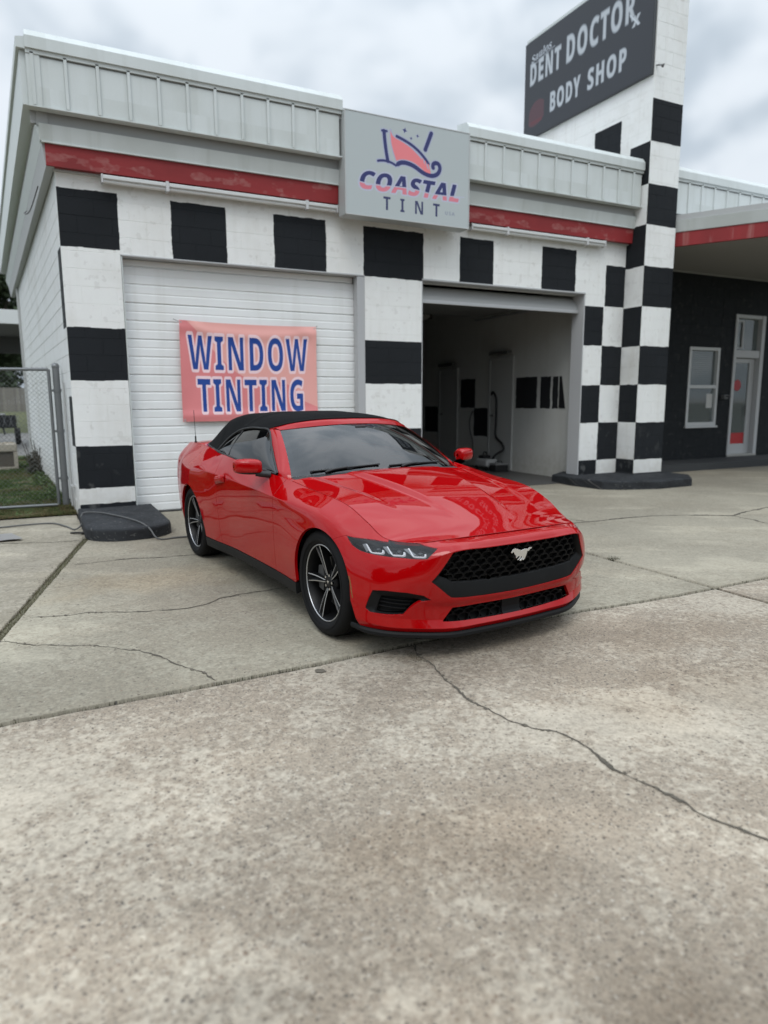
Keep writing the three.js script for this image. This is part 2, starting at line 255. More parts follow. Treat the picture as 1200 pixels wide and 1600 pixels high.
// lawn left of the shop
{
  const lt = texture(512, 512, (x, y, o) => { const n = fbm(x / 8, y / 8, 5), d = sst(0.5, 0.68, fbm(x / 60 + 9, y / 60, 4)); o[0] = mix(0.055, 0.13, d) * (0.45 + n); o[1] = mix(0.085, 0.105, d) * (0.45 + n); o[2] = mix(0.02, 0.055, d) * (0.45 + n); });
  const g = new THREE.PlaneGeometry(1, 1, 70, 60).rotateX(-Math.PI / 2), p = g.attributes.position, uv = g.attributes.uv;
  for (let i = 0; i < p.count; i++) { const t = p.getZ(i) + 0.5, s = p.getX(i) + 0.5, z = mix(-12.2, -0.44, t), x = mix(-7, -0.02 + 0.063 * z, s); p.setXYZ(i, x, 0.012 + 0.03 * fbm(x * 2, z * 2, 3) * sst(0, 0.04, 1 - t), z); uv.setXY(i, x / 2.2, z / 2.2); }
  g.computeVertexNormals(); const m = mesh('lawn', g, mat(0xffffff, 1, { map: lt })); m.userData.kind = 'structure';
  const blade = new THREE.BufferGeometry(), bp = []; const r = rng(41);
  for (let k = 0; k < 7; k++) { const a = r() * 6.28, x = (r() - 0.5) * 0.05, z = (r() - 0.5) * 0.05, h = 0.03 + 0.045 * r(), w = 0.004, lx = (r() - 0.5) * 0.06, lz = (r() - 0.5) * 0.06; bp.push(x - Math.cos(a) * w, 0, z - Math.sin(a) * w, x + Math.cos(a) * w, 0, z + Math.sin(a) * w, x + lx, h, z + lz); }
  blade.setAttribute('position', new THREE.Float32BufferAttribute(bp, 3)); blade.computeVertexNormals();
  const N = 16000, im = new THREE.InstancedMesh(blade, mat(0xffffff, 0.95, { side: THREE.DoubleSide }), N), M = new THREE.Matrix4(), C = new THREE.Color();
  for (let i = 0; i < N; i++) {
    const z = -0.42 - 11 * Math.pow(r(), 1.5), x = -0.03 + 0.063 * z - 3.2 * Math.pow(r(), 1.3), s = 0.6 + 0.9 * fbm(x * 3, z * 3, 3) + (x > -0.15 + 0.063 * z ? 0.5 : 0), dry = sst(0.42, 0.62, fbm(x * 1.4 + 2, z * 1.4, 3)) + (z > -0.75 ? 0.5 : 0);
    M.makeRotationY(r() * 6.28).scale(new THREE.Vector3(s, s * (z > -0.7 ? 0.5 : 1), s)).setPosition(x, 0.01, z); im.setMatrixAt(i, M);
    const k = 0.55 + 0.7 * r(), t = clamp(dry * r() * 1.5); im.setColorAt(i, C.setRGB(mix(0.055, 0.16, t) * k, mix(0.095, 0.125, t) * k, mix(0.022, 0.06, t) * k));
  }
  im.name = 'grass'; tag(im, 'short green and dry grass beside the white block side wall', 'grass').userData.kind = 'stuff'; im.castShadow = im.receiveShadow = true; scene.add(im);
}
// ---------------------------------------------------------------- painted block walls
const WHITE = [0.83, 0.835, 0.815], BLACK = [0.0135, 0.0155, 0.018];
// paint on a wall of w x h metres: white with black rectangles [u0, u1, v0, v1], brushed edges, grime, wear
function paintTex(W, H, w, h, rects, opt = {}) {
  const { base = WHITE, ink = BLACK, grime = 0.5, seed = 1, u0 = 0, v0 = 0, wear = 1 } = opt;
  return texture(W, H, (x, y, o) => {
    const u = u0 + (x + 0.5) / W * w, v = v0 + (y + 0.5) / H * h, wb = (vn(u * 9 + seed, v * 9) - 0.5) * 0.012 + (vn(u * 45, v * 45 + seed) - 0.5) * 0.006, wc = (vn(u * 9 + 50, v * 9 + seed) - 0.5) * 0.012;
    let k = 0; for (const q of rects) if (u + wb > q[0] && u + wb < q[1] && v + wc > q[2] && v + wc < q[3]) { k = 1; break; }
    const n = fbm(u * 1.6 + seed, v * 1.6, 5), f = fbm(u * 14, v * 14 + seed, 4), fine = vn(u * 160, v * 160);
    if (k) {
      const sc = sst(0.60, 0.76, fbm(u * 7 + 9, v * 7 + seed, 5)) * wear * sst(1.5, 0.1, v) * 0.55, s = 0.8 + 0.5 * n + 0.15 * fine;
      o[0] = mix(ink[0] * s, 0.26, sc * 0.5); o[1] = mix(ink[1] * s, 0.26, sc * 0.5); o[2] = mix(ink[2] * s, 0.25, sc * 0.5); return;
    }
    const streak = fbm(u * 13 + seed, v * 0.8, 4), low = sst(0.7, 0.02, v + (n - 0.5) * 0.5), chip = sst(0.68, 0.73, fbm(u * 11 + 40, v * 11 + seed, 5)) * 0.5 * wear;
    const d = clamp(grime * (0.16 * sst(0.45, 0.8, n) + 0.09 * sst(0.5, 0.85, streak) + 0.5 * low * (0.3 + f)) + 0.06 * (f - 0.5) + 0.03 * (fine - 0.5));
    o[0] = mix(base[0] * (1 - d * 0.75), 0.42, chip * 0.4); o[1] = mix(base[1] * (1 - d * 0.82), 0.40, chip * 0.4); o[2] = mix(base[2] * (1 - d * 0.95), 0.36, chip * 0.4);
  });
}
// blocks in running bond: plane point p(u, v, n) -> [x, y, z]; rects [u0, u1, v0, v1] of wall; uv(u, v)
function blocks(parent, P, rects, material, uvf, opt = {}) {
  const { course = 0.2075, len = 0.405, th = 0.09, ch = 0.0032, limit = 1e9, inset = 0.0, name = 'concrete_block' } = opt, list = [], r = rng(opt.seed || 9);
  for (const [u0, u1, v0, v1] of rects) {
    for (let c = Math.floor(v0 / course + 1e-6); c * course < v1 - 0.004; c++) {
      const a = Math.max(v0, c * course), b = Math.min(v1, (c + 1) * course); if (b - a < 0.02) continue;
      const off = (c & 1 ? len / 2 : 0) + (opt.off || 0); let s = Math.floor((u0 - off) / len) * len + off;
      for (; s < u1 - 0.004; s += len) { const l = Math.max(u0, s), rr = Math.min(u1, s + len); if (rr - l > 0.015) list.push([l, rr, a, b]); }
    }
  }
  const make = ([l, rr, a, b]) => {
    const n = (r() - 0.5) * 0.0014 - inset, g = 0.0, q = new QB(); l += g; rr -= g; a += g; b -= g;
    const t = []; q.uvf = (v) => v.t;
    const V = (u, v, d) => { const p = P(u, v, d); p.t = uvf(u, v); return p; };
    const o = [V(l, a, n - ch), V(rr, a, n - ch), V(rr, b, n - ch), V(l, b, n - ch)], i = [V(l + ch, a + ch, n), V(rr - ch, a + ch, n), V(rr - ch, b - ch, n), V(l + ch, b - ch, n)], k = [V(l, a, -th), V(rr, a, -th), V(rr, b, -th), V(l, b, -th)];
    q.quad(...i); for (let e = 0; e < 4; e++) { const f = (e + 1) % 4; q.quad(o[e], o[f], i[f], i[e]); q.quad(k[e], k[f], o[f], o[e]); }
    return q.geo();
  };
  list.sort((a, b) => (opt.near ? opt.near(a) - opt.near(b) : 0));
  list.slice(0, limit).forEach((q) => mesh(name, make(q), material, parent));
  if (list.length > limit) mesh('block_courses', merge(list.slice(limit).map(make)), material, parent).userData.kind = 'stuff';
  return list.length;
}
// painted mortar bed behind the blocks
function bed(parent, P, rects, material, uvf, d = 0.0055) { const q = new QB((v) => v.t), V = (u, v) => { const p = P(u, v, -d); p.t = uvf(u, v); return p; }; for (const [a, b, c, e] of rects) q.quad(V(a, c), V(b, c), V(b, e), V(a, e)); mesh('mortar', q.geo(), material, parent); }

const bumpy = texture(512, 512, (x, y, o) => { o[0] = o[1] = o[2] = 0.5 + (fbm(x / 5, y / 5, 4) - 0.5) * 0.8 + (vn(x * 0.7, y * 0.7) - 0.5) * 0.3; }, false);
const bumpAt = (m, ru, rv, s) => { const t = bumpy.clone(); t.repeat.set(ru, rv); t.needsUpdate = true; m.bumpMap = t; m.bumpScale = s; return m; };
const whiteMetalTex = texture(1024, 512, (x, y, o) => { const u = x / 100, v = y / 100, n = fbm(u * 0.7, v * 0.7, 5), s = fbm(u * 6, v * 0.5, 4), f = vn(x * 0.9, y * 0.9); const d = 0.10 * sst(0.4, 0.75, n) + 0.07 * sst(0.5, 0.82, s) + 0.03 * f; o[0] = 0.62 * (1 - d); o[1] = 0.655 * (1 - d * 1.0); o[2] = 0.645 * (1 - d * 1.15); });
const fasciaMat = mat(0xffffff, 0.5, { map: whiteMetalTex });
const redTex = texture(2048, 128, (x, y, o) => { const u = x / 200, v = y / 200, n = fbm(u * 2, v * 4, 5), p = sst(0.585, 0.66, fbm(u * 4.2 + 7, v * 9, 5)), f = fbm(u * 20, v * 20, 3); const s = 0.75 + 0.5 * n; o[0] = mix(0.255 * s, 0.40, p * 0.42 * f * 1.4); o[1] = mix(0.018 * s, 0.30, p * 0.34 * f); o[2] = mix(0.02 * s, 0.27, p * 0.34 * f); });
const redMat = mat(0xffffff, 0.62, { map: redTex });
const greyTrim = mat([0.40, 0.405, 0.40], 0.55), darkGrey = mat([0.10, 0.10, 0.10], 0.7), steel = mat([0.45, 0.46, 0.47], 0.45, { metalness: 0.6 });
const fu = (s) => (v) => [v[0] / s, v[1] / s];

const shop = thing('block_garage', 'white painted block garage with black checker squares and two vehicle bays', 'garage');
const XE = 8.328, XH = 9.95, ZG = 0.4416, TOP = 4.36, DOOR = 3.32;
{ // front wall
  const sq = [[-0.02, 0.68, 3.365, 4.04], [-0.02, 0.682, 1.76, 2.41], [-0.02, 0.682, 0.39, 0.93], [-0.02, 0.7, -1, 0.185],
    [1.32, 2.035, 3.30, 4.03], [2.69, 3.46, 3.30, 4.025], [4.05, 5.06, 3.31, 4.01], [5.72, 6.36, 3.30, 4.02], [7.35, 8.09, 3.30, 4.03],
    [4.05, 5.06, 1.75, 2.39], [4.05, 5.06, 0.40, 1.06],
    [8.30, 8.765, 2.45, 3.125], [8.30, 8.76, 1.08, 1.75], [8.30, 8.75, -1, 0.40], [8.785, 9.3, 3.14, 3.84], [8.765, 9.3, 1.755, 2.45], [8.755, 9.3, 0.40, 1.08]];
  const front = part('front_wall', shop), m = bumpAt(mat(0xffffff, 0.8, { specularIntensity: 0.4, map: paintTex(2048, 900, 9.6, 4.5, sq, { u0: -0.1, v0: -0.05, seed: 4 }) }), 30, 14, 0.0022);
  const uv = (u, v) => [(u + 0.1) / 9.6, (v + 0.05) / 4.5], P = (u, v, n) => [u, v, n];
  const rects = [[0, 0.68, 0, DOOR], [0, 9.244, DOOR, TOP], [4.064, 5.038, 0, DOOR], [XE, 9.244, 0, DOOR]];
  blocks(front, P, rects, m, uv, { seed: 3, off: 0.0, th: 0.012 }); bed(front, P, rects, m, uv);
  // the wall behind the facing: solid piers and lintel
  const q = new QB(); for (const [a, b, c, d] of rects) q.box(a + 0.004, b - 0.004, c, d, -0.3, -0.013); mesh('wall_core', q.geo(), mat(WHITE, 0.8), front);
}
{ // side wall, running back and a little outward
  const g = part('side_wall', shop); g.rotation.y = 0.063;
  const sq = [[-0.3, 0.36, 2.41, 3.36], [-0.3, 0.36, 0.93, 1.56]];
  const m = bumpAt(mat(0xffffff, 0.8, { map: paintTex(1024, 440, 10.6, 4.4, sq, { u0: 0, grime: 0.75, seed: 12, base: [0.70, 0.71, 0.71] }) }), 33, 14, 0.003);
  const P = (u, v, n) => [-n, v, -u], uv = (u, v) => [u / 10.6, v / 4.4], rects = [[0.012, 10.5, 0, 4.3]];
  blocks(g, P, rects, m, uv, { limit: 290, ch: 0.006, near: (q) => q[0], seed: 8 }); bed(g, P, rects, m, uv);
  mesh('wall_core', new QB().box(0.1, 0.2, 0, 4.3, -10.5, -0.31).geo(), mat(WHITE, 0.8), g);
  // eaves down the side: same stepped trim as the front
  mesh('eaves_panel', prof([[-0.30, 4.80], [-0.30, 5.36], [-0.05, 5.36], [-0.05, 4.80]], 'z', -11.5, 0.26), fasciaMat, g);
  mesh('eaves_cap', prof([[-0.33, 5.364], [-0.33, 5.47], [0.1, 5.56], [0.1, 5.364]], 'z', -11.5, 0.31), fasciaMat, g);
  mesh('eaves_recess', prof([[-0.17, 4.64], [-0.17, 4.796], [-0.05, 4.796], [-0.05, 4.64]], 'z', -11.5, 0.17), greyTrim, g);
  mesh('eaves_board', prof([[-0.13, 4.47], [-0.19, 4.64], [-0.03, 4.64], [-0.03, 4.47]], 'z', -11.5, 0.15), fasciaMat, g);
  mesh('eaves_soffit', prof([[-0.10, 4.22], [-0.13, 4.466], [-0.02, 4.466], [-0.01, 4.22]], 'z', -11.5, 0.11), greyTrim, g);
  mesh('rear_wall', new QB().box(0.1, 9.5, 0, 5.2, -10.7, -10.5).geo(), mat(WHITE, 0.8), g);
  // conduit and wires near the eaves
  mesh('conduit', [bar([-0.03, 0.1, -0.62], [-0.03, 1.75, -0.62], 0.014), bar([-0.03, 0.38, -0.35], [-0.03, 0.38, -0.62], 0.012)], greyTrim, g);
  mesh('loose_wire', tube([[-0.12, 4.25, -0.9], [-0.2, 4.05, -1.3], [-0.22, 4.2, -2.2], [-0.16, 4.33, -2.6]], 0.008, 30, 5), darkGrey, g);
}
{ // roof and the stepped fascia over the front
  mesh('roof', new QB().box(0.0, 15.5, 5.15, 5.3, -10.4, 0.02).geo(), mat([0.5, 0.5, 0.5], 0.9), shop);
  const fascia = part('fascia', shop), U = new QB(fu(5)), rr = rng(3);
  const span = (a, b, withRed) => {
    mesh('cap_flashing', [prof([[0.02, 5.375], [0.345, 5.375], [0.345, 5.50], [0.29, 5.575], [0.02, 5.62]], 'x', a, b), prof([[0.297, 5.33], [0.322, 5.33], [0.322, 5.378], [0.297, 5.378]], 'x', a, b)].map((g) => uvBox(g, 5)), fasciaMat, fascia);
    mesh('panel_shadow_gap', uvBox(prof([[0.02, 5.28], [0.285, 5.28], [0.285, 5.36], [0.02, 5.36]], 'x', a, b), 5), greyTrim, fascia);
    mesh('recess_band', uvBox(prof([[0.05, 4.66], [0.155, 4.66], [0.155, 4.798], [0.05, 4.798]], 'x', a, b), 5), greyTrim, fascia);
    mesh('trim_board', uvBox(prof([[0.05, 4.485], [0.165, 4.485], [0.205, 4.655], [0.05, 4.655]], 'x', a + 0.08, b), 5), fasciaMat, fascia);
    mesh('trim_lip', uvBox(prof([[0.05, 4.463], [0.178, 4.463], [0.178, 4.483], [0.05, 4.483]], 'x', a + 0.1, b), 5), fasciaMat, fascia);
    mesh('panel_lip', uvBox(prof([[0.19, 4.782], [0.318, 4.782], [0.318, 4.80], [0.19, 4.80]], 'x', a, b), 5), fasciaMat, fascia);
    // pans with standing seams between them
    let x = a + 0.005; const first = Math.ceil((a - 0.18) / 0.34) * 0.34 + 0.18;
    for (let e = first; x < b - 0.02; e += 0.34) {
      const x1 = Math.min(e, b - 0.005); if (x1 - x > 0.03) mesh('fascia_panel', uvBox(prof([[0.20, 4.802], [0.298 + rr() * 0.004, 4.802], [0.298 + rr() * 0.004, 5.31], [0.20, 5.31]], 'x', x + 0.019, x1 - 0.019), 5), fasciaMat, fascia);
      if (x1 < b - 0.03) mesh('standing_seam', uvBox(prof([[0.19, 4.802], [0.322, 4.802], [0.322, 5.345], [0.19, 5.345]], 'x', x1 - 0.017, x1 + 0.017), 5), fasciaMat, fascia);
      x = x1;
    }
    if (withRed) mesh('red_board', uvFlat(prof([[0.03, 4.225], [0.135, 4.225], [0.15, 4.46], [0.03, 4.46]], 'x', a + 0.13, b), a, 4.2, 10.24, 0.64), redMat, fascia);
  };
  span(-0.22, 3.60, true); span(5.63, 9.236, true); span(9.954, 15.6, false);
  mesh('corner_panel', uvBox(prof([[-0.22, 4.802], [-0.22, 5.33], [-0.08, 5.33], [-0.08, 4.802]], 'z', 0.285, 0.312), 5), fasciaMat, fascia);
  mesh('fascia_backing', new QB().box(3.58, 5.65, 4.23, 5.5, 0.02, 0.12).geo(), greyTrim, fascia);
  mesh('wall_cap', uvBox(prof([[-0.02, 4.205], [0.06, 4.205], [0.06, 4.222], [-0.02, 4.222]], 'x', -0.02, 9.236), 5), greyTrim, fascia);
}
function uvBox(g, s) { const p = g.attributes.position, n = g.attributes.normal, u = new Float32Array(p.count * 2); for (let i = 0; i < p.count; i++) { const nx = Math.abs(n.getX(i)); u[2 * i] = (nx > 0.7 ? p.getZ(i) : p.getX(i)) / s; u[2 * i + 1] = (p.getY(i) + (Math.abs(n.getY(i)) > 0.7 ? p.getZ(i) : 0)) / s; } g.setAttribute('uv', new THREE.BufferAttribute(u, 2)); return g; }
function uvFlat(g, x0, y0, w, h) { const p = g.attributes.position, u = new Float32Array(p.count * 2); for (let i = 0; i < p.count; i++) { u[2 * i] = (p.getX(i) - x0) / w; u[2 * i + 1] = (p.getY(i) - y0) / h; } g.setAttribute('uv', new THREE.BufferAttribute(u, 2)); return g; }

{ // bay one: closed overhead door of seven ribbed sections
  const door = part('closed_bay_door', shop), dt = texture(1024, 1024, (x, y, o) => { const u = x / 300, v = y / 300, n = fbm(u * 1.5, v * 1.5, 5), s = fbm(u * 9, v * 0.7, 4), low = sst(0.35, 0, v); const d = 0.06 * sst(0.4, 0.7, n) + 0.05 * sst(0.5, 0.8, s) + 0.2 * low * n; o[0] = 0.82 * (1 - d); o[1] = 0.835 * (1 - d * 1.05); o[2] = 0.83 * (1 - d * 1.2); });
  const dm = mat(0xffffff, 0.42, { map: dt });
  const y0 = 0.012, hs = 0.4585;
  for (let i = 0; i < 7; i++) {
    const a = y0 + i * hs, b = a + hs - 0.004, z = -0.16;
    const P = [[z - 0.04, a], [z - 0.012, a], [z, a + 0.012], [z, a + 0.10], [z - 0.003, a + 0.108], [z - 0.003, a + 0.12], [z, a + 0.128], [z, a + 0.212], [z - 0.009, a + 0.22], [z - 0.009, a + 0.235], [z, a + 0.244], [z, a + 0.33], [z - 0.003, a + 0.338], [z - 0.003, a + 0.35], [z, a + 0.358], [z, b - 0.014], [z - 0.014, b], [z - 0.04, b]];
    mesh('door_section', uvFlat(prof(P, 'x', 0.69, 4.0), 0.6, -0.05, 3.4133, 3.4133), dm, door);
  }
  mesh('head_panel', cbox(0.70, 3.94, 3.2225, 3.3015, -0.2, -0.165), dm, door);
  mesh('bottom_seal', new QB().box(0.69, 4.0, 0.0, 0.012, -0.2, -0.165).geo(), darkGrey, door);
  const jm = mat([0.42, 0.425, 0.43], 0.5);
  const jb = part('bay_frame', shop);
  mesh('frame_channel', cbox(3.94, 4.062, 0, 3.30, -0.14, 0.004), jm, jb);
  mesh('frame_channel', cbox(0.684, 0.70, 0, 3.30, -0.15, 0.003), fasciaMat, jb);
  mesh('lintel_angle', cbox(0.684, 4.062, 3.302, 3.322, -0.15, 0.012), jm, jb);
  // bay two: steel frame round the open doorway
  mesh('frame_channel', cbox(XE - 0.018, XE + 0.002, 0, 3.318, -0.30, 0.004), mat([0.50, 0.505, 0.51], 0.5), jb);
  mesh('frame_channel', cbox(5.036, 5.052, 0, 3.318, -0.30, 0.003), jm, jb);
  mesh('lintel_angle', cbox(5.036, XE + 0.002, 3.318, 3.345, -0.2, 0.014), jm, jb);
}
{ // inside of the open bay
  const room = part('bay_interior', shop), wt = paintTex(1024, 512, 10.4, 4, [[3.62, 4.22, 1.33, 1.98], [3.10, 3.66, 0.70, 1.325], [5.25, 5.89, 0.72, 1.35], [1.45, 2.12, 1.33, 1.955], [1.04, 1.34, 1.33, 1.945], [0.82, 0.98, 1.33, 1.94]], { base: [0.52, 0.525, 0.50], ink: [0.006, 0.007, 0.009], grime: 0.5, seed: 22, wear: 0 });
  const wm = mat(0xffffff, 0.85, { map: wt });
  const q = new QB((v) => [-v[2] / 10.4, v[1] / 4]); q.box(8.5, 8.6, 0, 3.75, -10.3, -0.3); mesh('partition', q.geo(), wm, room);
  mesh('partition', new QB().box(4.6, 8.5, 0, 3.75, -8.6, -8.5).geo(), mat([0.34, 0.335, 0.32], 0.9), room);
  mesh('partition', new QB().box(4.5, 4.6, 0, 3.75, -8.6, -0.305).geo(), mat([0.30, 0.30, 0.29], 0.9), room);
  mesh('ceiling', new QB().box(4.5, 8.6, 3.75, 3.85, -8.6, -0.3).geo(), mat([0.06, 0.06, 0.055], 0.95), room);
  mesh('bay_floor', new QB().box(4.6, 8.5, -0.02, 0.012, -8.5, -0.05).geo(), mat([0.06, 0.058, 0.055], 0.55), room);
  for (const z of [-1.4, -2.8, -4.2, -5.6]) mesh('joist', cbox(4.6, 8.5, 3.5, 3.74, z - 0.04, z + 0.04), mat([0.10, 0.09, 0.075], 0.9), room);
  for (const [x, z] of [[6.2, -2.1], [7.4, -4.9]]) mesh('ceiling_lamp', [cbox(x - 0.6, x + 0.6, 3.42, 3.49, z - 0.09, z + 0.09, 0.01), bar([x - 0.55, 3.40, z - 0.04], [x + 0.55, 3.40, z - 0.04], 0.015), bar([x - 0.55, 3.40, z + 0.04], [x + 0.55, 3.40, z + 0.04], 0.015)], mat([0.5, 0.5, 0.48], 0.5), room);
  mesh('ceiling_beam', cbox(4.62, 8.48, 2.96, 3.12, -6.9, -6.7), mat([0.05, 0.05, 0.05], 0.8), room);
  // raised door: curved tail at the lintel, sections lying back along their tracks
  const od = part('raised_bay_door', shop), dm = mat([0.36, 0.365, 0.36], 0.5);
  const arc = []; for (let i = 0; i <= 8; i++) { const t = i / 8 * 90 * R; arc.push([-0.14 - 0.30 * (1 - Math.cos(t)), 3.06 + 0.26 * Math.sin(t) * 0.9 - 0.02]); }
  const back = arc.map(([z, y]) => [z - 0.02, y + 0.035]).reverse();
  mesh('door_tail', prof([...arc, ...back], 'x', 5.06, 8.31), dm, od);
  mesh('bottom_rail', cbox(5.06, 8.31, 3.005, 3.06, -0.165, -0.125), mat([0.5, 0.5, 0.5], 0.4, { metalness: 0.5 }), od);
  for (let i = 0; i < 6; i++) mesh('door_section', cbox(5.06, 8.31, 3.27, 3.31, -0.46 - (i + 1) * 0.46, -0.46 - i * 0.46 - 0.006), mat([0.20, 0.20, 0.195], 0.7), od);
  for (const x of [5.05, 8.33]) mesh('track', [bar([x, 3.22, -0.42], [x, 3.22, -3.4], 0.025, 6), bar([x, 0.02, -0.22], [x, 3.0, -0.22], 0.02, 6)], steel, od);
  mesh('torsion_spring', bar([5.1, 3.42, -0.42], [8.3, 3.42, -0.42], 0.03), steel, od);
  // flush doors in the partition
  const pd = mat([0.40, 0.405, 0.39], 0.75);
  for (const [z0, z1, h, s] of [[-5.16, -4.32, 2.19, 1], [-3.05, -2.2, 2.33, 1]]) {
    const d = part('inner_door', room);
    mesh('door_leaf', cbox(8.47, 8.496, 0.02, h, z0 + 0.06, z1 - 0.06), pd, d);
    mesh('door_casing', [cbox(8.46, 8.499, 0.02, h + 0.07, z0 - 0.01, z0 + 0.055), cbox(8.46, 8.499, 0.02, h + 0.07, z1 - 0.055, z1 + 0.01), cbox(8.46, 8.499, h + 0.004, h + 0.07, z0 + 0.057, z1 - 0.057)], pd, d);
    mesh('handle', [bar([8.46, 1.17, z0 + 0.16], [8.41, 1.17, z0 + 0.16], 0.012), bar([8.41, 1.17, z0 + 0.15], [8.41, 1.17, z0 + 0.27], 0.011), new THREE.CylinderGeometry(0.03, 0.03, 0.012, 14).rotateZ(Math.PI / 2).translate(8.463, 1.17, z0 + 0.16)], darkGrey, d);
    mesh('lintel_shelf', cbox(8.38, 8.499, h + 0.12, h + 0.18, z0 + 0.1, z1 - 0.1), mat([0.10, 0.10, 0.095], 0.8), room);
  }
  mesh('broken_panel', prof([[-0.78, 1.34], [-0.60, 1.34], [-0.72, 1.94], [-0.78, 1.94]], 'z', 0, 0.004).rotateY(-Math.PI / 2).scale(1, 1, 1).translate(8.493, 0, 0), mat([0.006, 0.007, 0.009], 0.6), room).geometry.applyMatrix4(new THREE.Matrix4());
}
// ---------------------------------------------------------------- sign tower
{
  const t = thing('sign_tower', 'tall checkered block tower fin rising past the roof', 'tower');
  const X0 = 9.244, D = -2.95, HT = 8.75, rows = [0.41, 1.085, 1.76, 2.435, 3.12, 3.80, 4.485, 5.15, 5.83, 6.50], fr = [], lf = [];
  for (let i = 0; i < rows.length - 1; i++) if (i % 2 === 0) fr.push([-1, 9, rows[i], rows[i + 1]]);
  for (let i = 0; i < rows.length - 1; i++) if (i % 2 === 1) lf.push([-0.2, 0.462, rows[i], rows[i + 1]]);
  lf.push([-0.2, 0.4416, -1, 0.41], [0.70, 1.355, 5.75, 6.37], [1.98, 2.6, 5.15, 5.8]);
  const mf = bumpAt(mat(0xffffff, 0.8, { specularIntensity: 0.4, map: paintTex(160, 1850, 0.75, 8.8, fr, { seed: 31, wear: 0.6 }) }), 2.5, 28, 0.0022), ml = bumpAt(mat(0xffffff, 0.8, { specularIntensity: 0.4, map: paintTex(480, 1250, 3.45, 8.8, lf, { seed: 35, grime: 0.8, wear: 0.6 }) }), 11, 28, 0.0025);
  const F = (u, v, n) => [X0 + u, v, ZG + n], L = (u, v, n) => [X0 - n, v, ZG - u], w = XH - X0, dd = ZG - D;
  const face = part('tower_face', t), left = part('tower_face', t);
  blocks(face, F, [[0, w, 0.12, HT]], mf, (u, v) => [u / 0.75, v / 8.8], { seed: 2, len: 0.4, th: 0.012 }); bed(face, F, [[0.006, w, 0.12, HT]], mf, (u, v) => [u / 0.75, v / 8.8]);
  const lr = [[0.012, 0.4416, 0.12, 5.28], [0.012, dd, 5.28, HT]];
  blocks(left, L, lr, ml, (u, v) => [u / 3.45, v / 8.8], { seed: 6, len: 0.4, th: 0.05 }); bed(left, L, lr, ml, (u, v) => [u / 3.45, v / 8.8]);
  mesh('core', new QB().box(X0 + 0.1, XH, 0.12, HT - 0.004, D + 0.01, ZG - 0.1).geo(), mat(WHITE, 0.8), t);
  mesh('tower_cap', cbox(X0 - 0.03, XH + 0.03, HT + 0.001, HT + 0.06, D - 0.03, ZG + 0.03), fasciaMat, t);
  mesh('base_strip', [cbox(X0 - 0.012, XH + 0.012, 0.12, 0.165, ZG - 0.02, ZG + 0.014), cbox(X0 - 0.014, X0 + 0.02, 0.12, 0.165, 0, ZG - 0.021)], mat(BLACK, 0.8), t);
  mesh('lamp_bracket', [bar([X0 + 0.02, 7.0, ZG], [X0 + 0.05, 6.97, ZG + 0.10], 0.012), new THREE.CylinderGeometry(0.015, 0.055, 0.10, 12).scale(0.5, 0.5, 0.5).rotateX(1.1).translate(X0 + 0.05, 6.96, ZG + 0.12)], darkGrey, t);
  mesh('pipe_stub', bar([XH, 7.0, ZG - 0.1], [XH + 0.1, 6.97, ZG - 0.1], 0.02), darkGrey, t);
}
